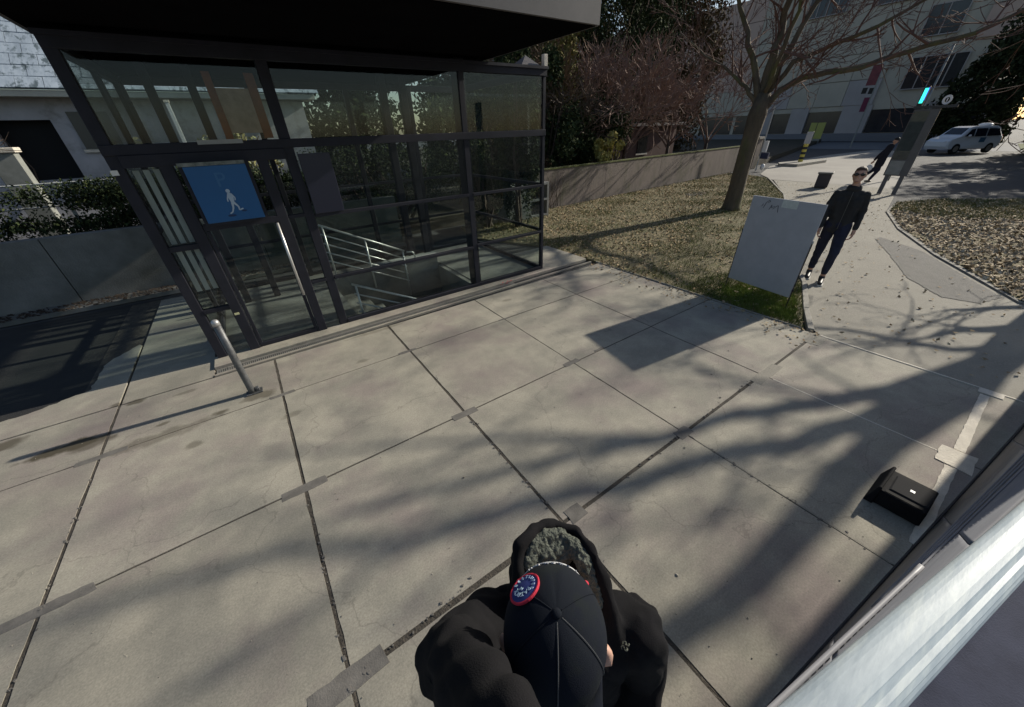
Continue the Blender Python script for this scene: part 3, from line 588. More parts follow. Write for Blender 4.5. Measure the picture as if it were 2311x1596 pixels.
# ------------------------------------------------------------------ barrier at the right with bright top rail
GAL = mat('galvanised_rail', (0.54, 0.61, 0.64), (0.42, 0.49, 0.53), scale=9, rough=0.5, metal=0.0, vec=(1, 6, 1), bump=0.04, bscale=40, c3=(0.66, 0.72, 0.70), s3=3)
PAN = mat('barrier_panel', (0.30, 0.305, 0.33), (0.25, 0.255, 0.28), scale=3, rough=0.8, vec=(1, 1, 6), spec=0.2)
ba = empty('barrier', (1.28, -0.27, 0), label='long grey sheet metal barrier with a bright galvanised top rail at the right edge', cat='barrier')
def bl(t, z):   # ruled face from the base line up to the rail line
    b0, b1 = Vector((0.4, -0.152, 0.03)), Vector((6.2, -0.86, 0.03)); r0, r1 = Vector((0.10, -0.04, 1.16)), Vector((3.2, -0.675, 1.16))
    b = b0.lerp(b1, t); r = r0.lerp(r1, t); k = z/1.16; p = b.lerp(r, k); return p-Vector((1.28, -0.27, 0))
def strip(t0, t1, k0, k1, off, thick, name, m_, n=24):
    m = MB(); V = []
    for i in range(n+1):
        t_ = t0+(t1-t0)*i/n
        for kk in (k0, k1):
            p = bl(t_, 1.16*kk); V.append((p.x, p.y+off, p.z)); V.append((p.x, p.y+off-thick, p.z))
    F = []
    for i in range(n):
        a = i*4; b = a+4
        F += [(a, b, b+2, a+2), (a+1, a+3, b+3, b+1), (a, a+1, b+1, b), (a+2, b+2, b+3, a+3)]
    F += [(0, 2, 3, 1), (n*4, n*4+1, n*4+3, n*4+2)]
    return m.add(V, F).build(name, m_, ba, smooth=True)
for i in range(4):
    strip(0.25*i+0.001, 0.25*(i+1)-0.001, 0.0, 0.90, 0.0, 0.012, 'sheet_panel', PAN)
strip(0, 1, 0.905, 0.975, -0.03, 0.02, 'shadow_gap', mat('gap_shade', (0.02, 0.02, 0.025), rough=0.6))  # dark strip painted for the shade between panel and rail
strip(0, 0.42, 0.70, 0.735, 0.018, 0.014, 'flange', mat('flange_grey', (0.34, 0.34, 0.36), rough=0.5))
for k in (0.50, 0.55, 0.60, 0.66): strip(0.32, 0.99, k, k+0.012, 0.008, 0.006, 'rib', PAN)
strip(0, 1, 0.0, 0.035, 0.012, 0.01, 'base_flange', mat('base_dark', (0.05, 0.05, 0.055), (0.03, 0.03, 0.035), scale=20, rough=0.8))
rv = []; RL0, RL1 = Vector((0.10, -0.025, 1.2)), Vector((3.2, -0.662, 1.2))
prof = [(0.0, -0.03)]+[(0.0625-0.0625*math.cos(math.pi*i_/14), 0.034*math.sin(math.pi*i_/14)**.8-(0.004 if i_ == 9 else 0)) for i_ in range(15)]+[(0.125, -0.03)]
dirr = (RL1-RL0).normalized(); nr = Vector((dirr.y, -dirr.x, 0))
for P_ in (RL0, RL1):
    wsc = 1.15 if P_ is RL0 else 0.75
    for a, z in prof: q = P_+nr*a*wsc+Vector((0, 0, z))-Vector((1.28, -0.27, 0)); rv.append(tuple(q))
n_ = len(prof)
MB().add(rv, [(i, (i+1) % n_, n_+(i+1) % n_, n_+i) for i in range(n_)]+[tuple(range(n_-1, -1, -1)), tuple(range(n_, 2*n_))]).build('top_rail', GAL, ba)
for x in (1.4, 3.4, 5.4):
    t_ = (x-0.4)/5.8; p = bl(t_, 0); q = bl(t_, 1.12)
    MB().tube((p.x, p.y-0.05, 0), (q.x, q.y-0.05, 1.12), 0.02).build('post', STEEL, ba)
sp_ = empty('shadow_post', (7.0, -0.93, 0), 0, 'unseen flat post added to throw the shadow strip beside the barrier', 'post')  # out of view, added only to cast the dark strip along the barrier
MB().box(-.05, .05, -.12, .14, 0, 3.2).build('shaft', PAN, sp_, bevel=.005); MB().box(-.12, .12, -.18, .2, 0, .02).build('base_plate', STEEL, sp_)
# black weighted box at the foot of the barrier
BLK = mat('black_plastic', (0.012, 0.012, 0.014), (0.02, 0.02, 0.022), scale=8, rough=0.8, bump=0.1, bscale=30, spec=0.1)
bx = empty('ballast_box', (3.1, -0.32, 0), label='black plastic box with a slot and a white sticker against the foot of the barrier', cat='box')
def frus(b, t_, z0, z1): 
    return MB().add([(*p, z0) for p in b]+[(*p, z1) for p in t_], [(3, 2, 1, 0), (4, 5, 6, 7), (0, 1, 5, 4), (1, 2, 6, 5), (2, 3, 7, 6), (3, 0, 4, 7)])
def lw(pts): return [((x-2.97)*.95+.16, (y+.30)*.88+.02) for x, y in pts]
frus(lw([(2.78, -0.45), (3.16, -0.47), (3.16, -0.14), (2.78, -0.13)]), lw([(2.80, -0.44), (3.13, -0.45), (3.13, -0.16), (2.80, -0.15)]), 0.0, 0.12).build('box_body', BLK, bx, bevel=0.01)
frus(lw([(2.76, -0.17), (3.18, -0.18), (3.18, -0.12), (2.76, -0.11)]), lw([(2.80, -0.165), (3.14, -0.175), (3.14, -0.155), (2.80, -0.145)]), 0.0, 0.145).build('front_lip', BLK, bx, bevel=0.005)
frus(lw([(2.86, -0.435), (3.07, -0.445), (3.07, -0.2), (2.86, -0.2)]), lw([(2.87, -0.43), (3.06, -0.44), (3.06, -0.21), (2.87, -0.21)]), 0.121, 0.128).build('lid', mat('lid_grey', (0.028, 0.028, 0.03), rough=0.85, spec=0.1), bx)
MB().box(0.015, 0.04, -0.08, 0.12, 0.1195, 0.1225).build('slot', mat('slot_black', (0.003, 0.003, 0.003), rough=0.9), bx)
MB().box(0.14, 0.165, -0.01, 0.015, 0.1285, 0.1305).build('sticker', mat('white_sticker2', (0.8, 0.8, 0.8), rough=0.5), bx)

# ------------------------------------------------------------------ vegetation helpers
BARK = mat('tree_bark', (0.13, 0.10, 0.068), (0.075, 0.058, 0.042), scale=7, rough=0.95, bump=0.9, bscale=22, vec=(1, 1, 0.35), c3=(0.11, 0.12, 0.035), s3=1.6, r3=(0.5, 0.7))
TWIG = mat('red_twig', (0.16, 0.085, 0.065), (0.105, 0.06, 0.05), scale=5, rough=0.9)
TWIGD = mat('brown_twig', (0.10, 0.07, 0.05), (0.06, 0.042, 0.034), scale=5, rough=0.9)
def grow(m, p, d, r, L, depth, rr, up=0.1, split=3, fine=3, wob=0.25, shrink=0.62, minr=0.004):
    """recursive bare branch"""
    n = 4; pts = [p.copy()]; rs = [r]; q = p.copy(); dd = d.copy()
    for i in range(n):
        dd = (dd+Vector((rr.gauss(0, wob), rr.gauss(0, wob), rr.gauss(0, wob)+up))*0.35).normalized(); q = q+dd*L/n
        pts.append(q.copy()); rs.append(max(minr, r*(1-0.55*(i+1)/n)))
    m.path(pts, rs, n=(7 if r > 0.05 else 5 if r > 0.015 else 3), cap=False)
    if depth <= 0: return
    for k in range(split if depth > 1 else fine):
        i = rr.choice([2, 3, 4, 4]); base = pts[i]; ax = (pts[i]-pts[i-1]).normalized()
        nd_ = (ax+Vector((rr.gauss(0, 1), rr.gauss(0, 1), rr.gauss(0, 1))).normalized()*rr.uniform(0.5, 0.95)).normalized()
        grow(m, base, nd_, max(minr, rs[i]*0.72), L*shrink*rr.uniform(0.8, 1.2), depth-1, rr, up, split, fine, wob, shrink, minr)
def limbs(m, polys, tw, rr, depth=2, L=1.0, every=1, split=3, r_tw=0.016, minr=0.004, thin=1.0):
    for pts, r0, r1 in polys:
        P = [Vector(p) for p in pts]; k = len(P)
        # subdivide with jitter for natural curve
        Q = []; RR_ = []
        for i in range(k-1):
            for j in range(3):
                t_ = j/3; q = P[i].lerp(P[i+1], t_); s = 0.03*(P[i+1]-P[i]).length if j else 0
                Q.append(q+Vector((rr.gauss(0, s), rr.gauss(0, s), rr.gauss(0, s)))); RR_.append(r0+(r1-r0)*((i+t_)/(k-1)))
        Q.append(P[-1]); RR_.append(r1); RR_ = [q_*thin for q_ in RR_]
        m.path(Q, RR_, n=10)
        for i in range(2, len(Q), every):
            ax = (Q[i]-Q[i-1]).normalized()
            for q_ in range(1 if i < len(Q)-1 else 3):
                d = (ax*rr.uniform(.3, 1)+Vector((rr.gauss(0, 1), rr.gauss(0, 1), rr.gauss(0.3, 1))).normalized()*0.9).normalized()
                grow(tw, Q[i], d, min(RR_[i]*0.6, r_tw*1.6), L*rr.uniform(.7, 1.2), depth, rr, split=split, minr=minr)

# ---- the plane tree on the lawn
def tree(name, loc, label, cat='tree', group=None):
    return empty(name, loc, 0, label, cat, group or 'bare winter trees')
tr = tree('bare_tree', (12.93, 5.96, 0), 'big bare tree with a smooth mossy trunk standing on the leafy lawn')
rr = random.Random(11); off = Vector((12.93, 5.96, 0))
trunk = MB(); trunk.path([Vector(p)-off for p in [(12.93, 5.96, -0.05), (12.93, 5.96, 0.12), (12.93, 5.96, 0.6), (12.92, 5.97, 1.4), (12.93, 5.97, 2.1), (12.92, 5.96, 2.6), (12.93, 5.94, 3.1)]], [0.33, 0.265, 0.23, 0.212, 0.215, 0.24, 0.17], n=16)
trunk.build('trunk', BARK, tr, smooth=True)
lm = MB(); tw = MB()
def rel(pts): return [tuple(Vector(p)-off) for p in pts]
PL = [(rel([(12.95, 5.9, 2.65), (13.08, 5.62, 3.13), (13.3, 5.22, 3.40), (13.31, 4.41, 3.44), (14.0, 3.45, 3.72), (14.09, 2.49, 3.9), (14.6, 2.04, 4.22), (15.0, 1.2, 4.6)]), 0.115, 0.03),
      (rel([(12.94, 5.92, 3.0), (13.12, 5.52, 3.74), (13.52, 5.14, 3.94), (13.46, 4.08, 4.23), (14.24, 3.62, 4.67), (14.6, 2.6, 5.3)]), 0.09, 0.025),
      (rel([(12.93, 5.93, 2.9), (12.92, 5.97, 3.88), (13.1, 6.05, 4.53), (12.63, 5.87, 5.27), (13.0, 6.3, 6.6), (13.0, 6.4, 7.8)]), 0.15, 0.04),
      (rel([(12.89, 6.03, 2.9), (12.71, 6.4, 3.92), (12.71, 6.88, 4.73), (12.2, 7.17, 5.64), (12.0, 7.5, 6.8)]), 0.11, 0.03),
      (rel([(12.88, 6.03, 2.8), (12.75, 6.4, 3.28), (12.72, 6.87, 3.6), (12.3, 7.6, 4.09), (12.14, 8.45, 4.75)]), 0.08, 0.02),
      (rel([(12.98, 5.83, 3.2), (13.06, 5.55, 4.46), (13.32, 5.2, 5.5), (13.4, 4.6, 6.6)]), 0.10, 0.03),
      (rel([(12.9, 5.95, 3.0), (12.3, 5.5, 3.9), (11.7, 5.2, 4.9), (11.3, 5.0, 6.0)]), 0.08, 0.03)]
limbs(lm, PL, tw, rr, depth=3, L=0.95, split=3, r_tw=0.018, minr=0.0055, thin=0.8)
lm.build('limb', BARK, tr, smooth=True); tag(tw.build('twigs', TWIG, tr), kind='stuff')

# ---- large tree out of view on the right whose shadow falls over the paving
t2 = tree('bare_tree', (11.68, -1.02, 0), 'bare tree on the verge right of the footpath, casting its branching shadow over the paving')
off = Vector((11.68, -1.02, 0)); rr = random.Random(5)
MB().path([Vector(p)-off for p in [(11.68, -1.02, -0.05), (11.68, -1.02, 0.2), (11.66, -1.0, 1.2), (11.66, -0.98, 2.0), (11.68, -0.96, 2.8)]], [0.34, 0.25, 0.22, 0.22, 0.17], n=16).build('trunk', BARK, t2, smooth=True)
lm = MB(); tw = MB()
J = lambda pts: rel([(x+dx, y, z) for (x, y, z), dx in zip(pts, [0, .06, -.08, .1, -.05, .08, -.06, .05, -.05])])
PL = [(J([(11.68, -0.94, 2.4), (11.68, -0.6, 3.34), (11.68, -0.31, 3.66), (11.68, -0.01, 4.12), (11.68, 0.15, 4.47), (11.68, 0.36, 4.87), (11.68, 0.64, 5.3), (11.68, 0.87, 5.8)]), 0.10, 0.035),
      (J([(11.68, -0.97, 2.63), (11.68, -0.72, 3.51), (11.68, -0.5, 4.05), (11.68, -0.25, 4.45), (11.68, -0.05, 4.83), (11.68, 0.21, 5.22), (11.68, 0.38, 5.61), (11.68, 0.75, 5.98), (11.68, 1.0, 6.5)]), 0.11, 0.04),
      (J([(11.68, -0.98, 2.7), (11.68, -0.92, 3.58), (11.68, -0.88, 4.12), (11.68, -0.95, 4.49), (11.68, -0.97, 4.75), (11.68, -0.96, 5.03), (11.68, -0.88, 5.35), (11.7, -.7, 6.2)]), 0.17, 0.09),
      (J([(11.68, -0.25, 4.25), (11.68, -0.45, 4.45), (11.68, -0.6, 4.6), (11.68, -0.62, 4.75)]), 0.035, 0.02),
      (J([(11.68, -1.0, 2.1), (11.68, -0.64, 2.53), (11.68, -0.18, 2.56), (11.68, 0.29, 2.73), (11.68, 0.73, 2.92)]), 0.05, 0.018),
      (J([(11.68, -0.95, 1.72), (11.68, -0.52, 2.15), (11.68, -0.36, 2.38)]), 0.08, 0.03),
      (J([(11.68, -0.95, 1.1), (11.68, -0.41, 1.66), (11.68, -0.19, 1.75)]), 0.06, 0.02),
      (J([(11.66, 0.15, 4.47), (11.6, 0.75, 4.9), (11.7, 1.3, 5.4), (11.8, 1.9, 6.1)]), 0.04, 0.02),
      (J([(11.68, -0.7, 3.4), (11.8, -0.1, 3.75), (11.9, 0.5, 3.9), (12.0, 1.2, 4.2)]), 0.03, 0.015)]
limbs(lm, PL, tw, rr, depth=2, L=0.8, split=2, r_tw=0.014, every=2, minr=0.006)
lm.build('limb', BARK, t2, smooth=True); tag(tw.build('twigs', TWIG, t2), kind='stuff')

# ---- leafy masses
def leafmat(name, c1, c2, c3=None):
    return mat(name, c1, c2, scale=1.6, rough=0.9, detail=4, c3=c3, s3=7, r3=(0.5, 0.65), spec=0.12)
EV = leafmat('evergreen_leaf', (0.040, 0.058, 0.028), (0.022, 0.033, 0.018), (0.085, 0.10, 0.035))
EVB = leafmat('yellow_leaf', (0.42, 0.38, 0.12), (0.24, 0.23, 0.08), (0.52, 0.42, 0.2))
EVO = leafmat('olive_leaf', (0.12, 0.09, 0.045), (0.06, 0.055, 0.03), (0.20, 0.12, 0.08))
EVF = leafmat('far_leaf', (0.035, 0.045, 0.022), (0.02, 0.028, 0.014), (0.07, 0.075, 0.03))
EVR = leafmat('russet_leaf', (0.09, 0.045, 0.03), (0.055, 0.03, 0.024), (0.10, 0.09, 0.035))
def crown(cx, ell, n, size, seed, clumps=28):
    """leaf sized faces gathered in clumps through an ellipsoid"""
    g_ = np.random.default_rng(seed); C_ = []
    while len(C_) < clumps:
        p = g_.uniform(-1, 1, 3)
        if 0.15 < np.linalg.norm(p) < 1: C_.append(p)
    C_ = np.array(C_); S__ = g_.uniform(.16, .40, clumps); ix = g_.integers(0, clumps, n)
    d = g_.normal(0, 1, (n, 3)); d /= np.linalg.norm(d, axis=1)[:, None]; d *= (g_.random(n)**.45*S__[ix])[:, None]
    P = (C_[ix]+d)*np.array(ell)+np.array(cx)
    M_ = rotm(g_.uniform(-1.3, 1.3, n), g_.uniform(-1.3, 1.3, n), g_.uniform(0, 6.3, n)); base = np.array([(-.5, 0, 0), (0, -.28, .06), (.5, 0, 0), (0, .28, .06)])
    return Raw(np.einsum('nij,kj->nki', M_, base)*g_.uniform(size[0], size[1], n)[:, None, None]+P[:, None, :])
def shrub(name, loc, ell, n, size, seed, m_, label, clumps=28, cat='shrub', group=None, stems=5):
    o = empty(name, loc, 0, label, cat, group or {'evergreen_tree': 'dark evergreen trees in the background', 'evergreen_shrub': 'dark evergreen shrubs behind the garden wall', 'hedge': 'dark hedges along the retaining wall', 'yellow_shrub': 'yellow leaved bushes'}.get(name))
    tag(crown((0, 0, ell[2]*0.95), ell, n, size, seed, clumps).build('foliage', m_, o), kind='stuff')
    st = MB(); rr = random.Random(seed)
    for k in range(stems):
        a = Vector((rr.uniform(-.2, .2)*ell[0], rr.uniform(-.2, .2)*ell[1], -0.1)); b = Vector((rr.uniform(-.6, .6)*ell[0], rr.uniform(-.6, .6)*ell[1], ell[2]*1.3))
        st.path([a, a.lerp(b, .5)+Vector((rr.gauss(0, .1), rr.gauss(0, .1), 0)), b], [0.05, 0.035, 0.012], n=5)
    st.build('stem', TWIGD, o); return o
gd = mat('garden_soil', (0.03, 0.024, 0.017), (0.045, 0.038, 0.022), scale=3, rough=1, bump=0.6)
tag(MB().prism([(-14, 9.75), (5, 10.3), (9.0, 10.7), (23, 11.7), (30, 12.4), (62, 20), (62, 70), (-14, 70)], -0.03, 0.30).build('garden_bed', gd), kind='structure')
shrub('evergreen_shrub', (6.3, 11.8, 0.3), (1.9, 1.2, 2.0), 9000, (0.10, 0.2), 21, EV, 'dark leafy shrub seen through the right glass bay of the pavilion')
shrub('evergreen_shrub', (9.6, 12.0, 0.3), (1.7, 1.3, 2.3), 11000, (0.09, 0.18), 22, EV, 'tall dark evergreen shrub above the wall next to the pavilion corner post')
shrub('evergreen_shrub', (12.6, 12.5, 0.3), (1.9, 1.3, 1.7), 10000, (0.09, 0.18), 23, EV, 'dark rounded evergreen shrub above the mossy wall, behind the yellow-leaved bush')
shrub('russet_shrub', (8.7, 11.2, 0.3), (0.8, 0.5, 0.75), 2600, (0.05, 0.11), 24, EVR, 'russet brown trailing shrub spilling over the left end of the garden wall')
shrub('yellow_shrub', (12.6, 11.0, 0.95), (0.8, 0.45, 0.66), 3000, (0.08, 0.17), 25, EVB, 'sunlit yellow-green bush on top of the mossy garden wall', clumps=16)
shrub('evergreen_tree', (11.5, 17.5, 0.3), (4.4, 2.4, 8.0), 52000, (0.11, 0.24), 26, EVO, 'tall dark evergreen tree behind the garden, left of the bare red-twigged tree', cat='tree', clumps=75)
shrub('evergreen_tree', (19.0, 18.5, 0.3), (4.8, 2.4, 8.0), 52000, (0.11, 0.24), 27, EV, 'dark evergreen tree behind the garden house, above the middle of the wall', cat='tree', clumps=75)
shrub('evergreen_tree', (4.5, 17.5, 0.3), (4.2, 2.0, 6.0), 16000, (0.15, 0.34), 28, EV, 'dark evergreen tree showing through the glass behind the pavilion', cat='tree')
shrub('evergreen_tree', (26, 22, 0.3), (4.2, 2.6, 7.0), 34000, (0.13, 0.27), 29, EV, 'dark evergreen tree behind the trunk of the bare lawn tree', cat='tree', clumps=75)
shrub('ivy_tree', (11.8, 13.6, 0.3), (1.3, 1.0, 4.0), 6500, (0.09, 0.2), 30, leafmat('ivy_leaf', (0.16, 0.15, 0.05), (0.08, 0.08, 0.03), (0.24, 0.19, 0.08)), 'olive ivy covered tree rising beside the pavilion roof corner', cat='tree', clumps=40)
def baretree(loc, seed, label, H_=4.5, spread=0.55, m_=TWIG, n0=6, depth=4, L=1.5, minr=0.012, lean=(0, 0)):
    o = empty('bare_tree', loc, 0, label, 'tree', 'bare winter trees'); rr = random.Random(seed); tr_ = MB(); tw_ = MB()
    h = H_*0.28; tr_.path([(0, 0, -.1), (0.03, 0, h*.5), (lean[0]*.2, lean[1]*.2, h)], [0.11, 0.09, 0.08], n=8)
    for k in range(n0):
        a = 2*math.pi*k/n0+rr.uniform(-.4, .4); d = Vector((math.cos(a)*spread+lean[0], math.sin(a)*spread+lean[1], 1)).normalized()
        grow(tw_, Vector((lean[0]*.2, lean[1]*.2, h*rr.uniform(.6, 1))), d, 0.05, L, depth, rr, up=0.12, split=3, fine=4, wob=0.3, shrink=0.68, minr=minr)
    tr_.build('trunk', TWIGD, o, smooth=True); tag(tw_.build('twigs', m_, o), kind='stuff'); return o
TWP = mat('plum_twig', (0.24, 0.15, 0.115), (0.15, 0.095, 0.08), scale=2, rough=0.9)
baretree((15.6, 12.8, 0.3), 41, 'bare plum-coloured fine-twigged tree above the middle of the garden wall', 5.0, 0.8, TWP, 8, 4, 1.7)
baretree((19.6, 13.2, 0.3), 42, 'bare reddish fine-twigged tree in front of the brown garden house', 5.2, 0.85, TWP, 8, 4, 1.75)
baretree((23.0, 13.0, 0.3), 46, 'bare reddish tree right beside the lawn tree trunk, behind the wall end', 5.2, 0.8, TWP, 5, 4, 1.7)
baretree((10.9, 12.2, 0.3), 43, 'thin bare brown tree above the wall beside the pavilion', 4.4, 0.6, TWIGD, 5, 4, 1.3)
baretree((17.4, 15.5, 0.3), 47, 'tall bare brown tree towering at the back of the garden', 7.5, 0.6, TWP, 6, 4, 2.1, 0.012)
shrub('evergreen_shrub', (5.7, 9.35, 0.0), (0.8, 0.45, 1.25), 9000, (0.05, 0.1), 31, EV, 'dark upright shrub right behind the rear glass of the pavilion')
shrub('evergreen_tree', (16.5, 20.5, 0.3), (5.4, 2.4, 8.4), 34000, (0.12, 0.25), 32, EVO, 'brownish olive tree filling the gap behind the red-twigged trees', cat='tree', clumps=75)
shrub('evergreen_tree', (34, 23.5, 0.3), (4.5, 3.4, 8.2), 30000, (0.18, 0.35), 33, EVO, 'tall brownish tree beyond the left end of the office block', cat='tree', clumps=75)
baretree((12.6, 13.6, 0.3), 48, 'bare plum-coloured tree beside the ivy covered tree', 6.0, 0.7, TWP, 8, 4, 1.8)
baretree((10.2, 13.2, 0.3), 49, 'bare russet tree just right of the pavilion roof corner', 6.2, 0.6, mat('russet_twig', (0.19, 0.12, 0.07), (0.11, 0.075, 0.05), scale=2, rough=.9), 8, 4, 1.7)
baretree((14.2, 12.2, 0.3), 51, 'bare plum-coloured tree above the yellow-green bush', 5.6, 0.75, TWP, 7, 4, 1.6)
# twiggy bush at the left end of the wall
tb = empty('twiggy_bush', (8.75, 10.35, 0.05), 0, 'leafless twiggy bush at the foot of the wall end beside the pavilion', 'bush'); rr = random.Random(50); m = MB()
for k in range(26):
    grow(m, Vector((rr.uniform(-.5, .6), rr.uniform(-.2, .15), 0)), Vector((rr.gauss(0, .3), rr.gauss(0, .3), 1)).normalized(), 0.008, rr.uniform(.4, .9), 1, rr, split=2, fine=3, minr=0.003)
tag(m.build('twigs', TWIGD, tb), kind='stuff')

# ---- garden wall
GW = mat('garden_wall', (0.20, 0.165, 0.145), (0.145, 0.12, 0.105), scale=1.6, rough=0.95, bump=0.5, bscale=30, vec=(1, 1, 0.4), c3=(0.10, 0.095, 0.06), s3=2.6, r3=(0.48, 0.72))
MOSS = mat('moss', (0.10, 0.12, 0.025), (0.06, 0.06, 0.02), scale=6, rough=1, bump=1, bscale=50)
gw = empty('garden_wall', (8.9, 10.4, 0), 0, 'long rendered concrete garden wall with a mossy coping behind the lawn', 'wall')
wp = [(8.2, 10.33), (12, 10.62), (16, 10.95), (20, 11.25), (23.6, 11.5), (25.6, 11.62)]
for (a, b) in zip(wp[:-1], wp[1:]):
    pa = [(a[0]-8.9, a[1]-10.4), (b[0]-8.9-0.012, b[1]-10.4), (b[0]-8.9-0.012, b[1]-10.4+0.2), (a[0]-8.9, a[1]-10.4+0.2)]
    MB().prism(pa, -0.02, 1.24).build('wall_panel', GW, gw)
    cp = [(a[0]-8.9, a[1]-10.4-0.02), (b[0]-8.9, b[1]-10.4-0.02), (b[0]-8.9, b[1]-10.4+0.22), (a[0]-8.9, a[1]-10.4+0.22)]
    MB().prism(cp, 1.243, 1.28).build('coping', MOSS, gw)
wpil = empty('wall_pillar', (26.1, 11.66, 0), 0, 'stone pillar at the far end of the garden wall behind the tree trunk', 'pillar')
MB().box(-.3, .3, -.25, .25, -0.02, 1.55).build('shaft', GW, wpil); MB().box(-.36, .36, -.31, .31, 1.553, 1.66).build('cap', KM, wpil)
# brown garden house
gh = empty('garden_house', (22, 17, 0.3), 0, 'low reddish brown garden house behind the wall, partly hidden by bare trees', 'house')
BR = mat('brown_wall', (0.12, 0.07, 0.06), (0.09, 0.055, 0.048), scale=2, rough=0.9)
MB().box(-3.4, 2.4, -1, 2, 0, 2.1).build('wall', BR, gh); MB().box(-3.7, 2.7, -1.4, 2.2, 2.103, 2.25).build('roof', mat('shed_roof', (0.2, 0.18, 0.17), rough=0.8), gh)
MB().box(-1.4, -0.5, -1.05, -1.003, 0.7, 1.6).build('window', mat('dark_window', (0.02, 0.022, 0.025), rough=0.2), gh)
MB().box(-1.5, -0.4, -1.08, -1.052, 0.6, 0.68).build('sill', PALE, gh)

# ------------------------------------------------------------------ left side: retaining wall, hedge, house
rw = empty('retaining_wall', (-4, 9.3, 0), 0, 'long grey concrete retaining wall at the left in deep shade', 'wall')
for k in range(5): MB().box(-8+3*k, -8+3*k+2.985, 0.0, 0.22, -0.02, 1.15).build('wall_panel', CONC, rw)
MB().box(-8, 7.0, -0.38, -0.02, -0.02, 0.05).build('footing', CONC, rw)
lt = MB(); rr = random.Random(61)
for k in range(900):
    x = rr.uniform(-8, 0.8); y = rr.uniform(8.88, 9.26); s = rr.uniform(.02, .06)
    lt.add([(x, y, 0.055), (x+s, y+s*.3, 0.07), (x+s*.6, y+s, 0.06), (x-s*.3, y+s*.5, 0.08)], [(0, 1, 2, 3)])
tag(lt.build('leaf_litter', mat('damp_leaf', (0.05, 0.035, 0.025), (0.03, 0.022, 0.017), scale=9, rough=0.9)), 'dark leaf litter along the foot of the retaining wall', kind='stuff')
shrub('hedge', (-6.0, 9.95, 0.9), (3.0, 0.5, 0.62), 42000, (0.035, 0.075), 62, EV, 'dark clipped hedge on top of the retaining wall at the far left', clumps=120, cat='hedge', stems=9)
shrub('hedge', (-1.0, 10.0, 0.9), (2.4, 0.5, 0.55), 38000, (0.035, 0.075), 63, EV, 'dark hedge on the retaining wall behind the left end of the pavilion', clumps=110, cat='hedge', stems=9)
shrub('hedge', (3.2, 10.0, 0.6), (2.6, 0.6, 0.9), 20000, (0.035, 0.07), 64, EV, 'dark hedge behind the rear glass of the pavilion', clumps=110, cat='hedge', stems=9)
hs = empty('white_house', (-4.0, 14, 0), 0, 'white rendered house with a pale mottled roof at the far left', 'house')
WH = mat('white_render', (0.50, 0.49, 0.51), (0.38, 0.375, 0.39), scale=1.5, rough=0.9, bump=0.1, c3=(0.22, 0.21, 0.19), s3=2.2, r3=(0.52, 0.72))
RF = mat('pale_roof', (0.36, 0.42, 0.49), (0.25, 0.30, 0.36), scale=3.2, rough=0.9, bump=0.5, bscale=8, vec=(1, 0.45, 0.45), c3=(0.10, 0.13, 0.15), s3=7.5, r3=(0.50, 0.60), spec=0.1)
for _n in RF.node_tree.nodes:
    if _n.bl_idname == 'ShaderNodeMapping':
        _g = RF.node_tree.nodes.new('ShaderNodeNewGeometry'); RF.node_tree.links.new(_g.outputs['Position'], _n.inputs[0])
DK = mat('doorway_dark', (0.012, 0.012, 0.012), rough=0.9)
wl = MB(); wl.box(-8, -0.02, 0, .2, 0, 3.35).box(0.93, 6.3, 0, .2, 0, 3.35); wl.box(-0.02, .93, 0, .2, 2.95, 3.35); wl.box(-.02, .93, 0, .2, 0, 1.75)
wl.build('wall', WH, hs)
MB().box(-0.1, 1.0, 0.25, 0.3, 1.6, 3.1).build('doorway', DK, hs)
MB().box(1.25, 1.95, -0.03, 0.0, 2.35, 3.1).build('window', mat('dim_window', (0.06, 0.065, 0.065), rough=0.2), hs)
MB().box(1.2, 2.0, -0.06, -0.031, 2.28, 2.34).build('sill', PALE, hs)
MB().box(-8.3, 6.6, -0.45, 0.4, 3.353, 3.47).build('eave', mat('cream_eave', (0.55, 0.54, 0.46), (0.45, 0.44, 0.38), scale=2, rough=0.8), hs)
tl = MB(); rr = random.Random(9); 
tw_ = 0.42; th = 0.36; ang = R(38); roof_tiles = []
tile = MB().box(0.004, tw_-0.006, 0.0, th*1.04, 0.0, 0.02)
first = None; cnt = 0
for r_i in range(12):
    for c_i in range(-19, 16):
        x = c_i*tw_+(0.21 if r_i % 2 else 0); s = r_i*th
        if cnt > 298: continue
        if x < -3.2: continue
        y = -0.5+s*math.cos(ang); z = 3.49+s*math.sin(ang)
        if first is None:
            first = tile.build('roof_tile', RF, hs); ob = first
        else: ob = inst(first)
        ob.location = (x, y, z+rr.uniform(-.004, .004)); ob.rotation_euler = (ang-0.03, 0, rr.uniform(-.01, .01)); cnt += 1
MB().add([(-8.3, -0.45, 3.475), (6.6, -0.45, 3.475), (6.6, 3.6, 6.64), (-8.3, 3.6, 6.64)], [(0, 1, 2, 3)]).build('roof_deck', RF, hs)
bb = MB().path([(-0.5, -0.06, 0.9), (0.1, -0.06, 1.5), (0.2, -0.06, 2.0), (0.0, -0.06, 2.8)], [0.02, 0.018, 0.015, 0.01], n=5)
bb.build('dead_vine', TWIGD, hs)
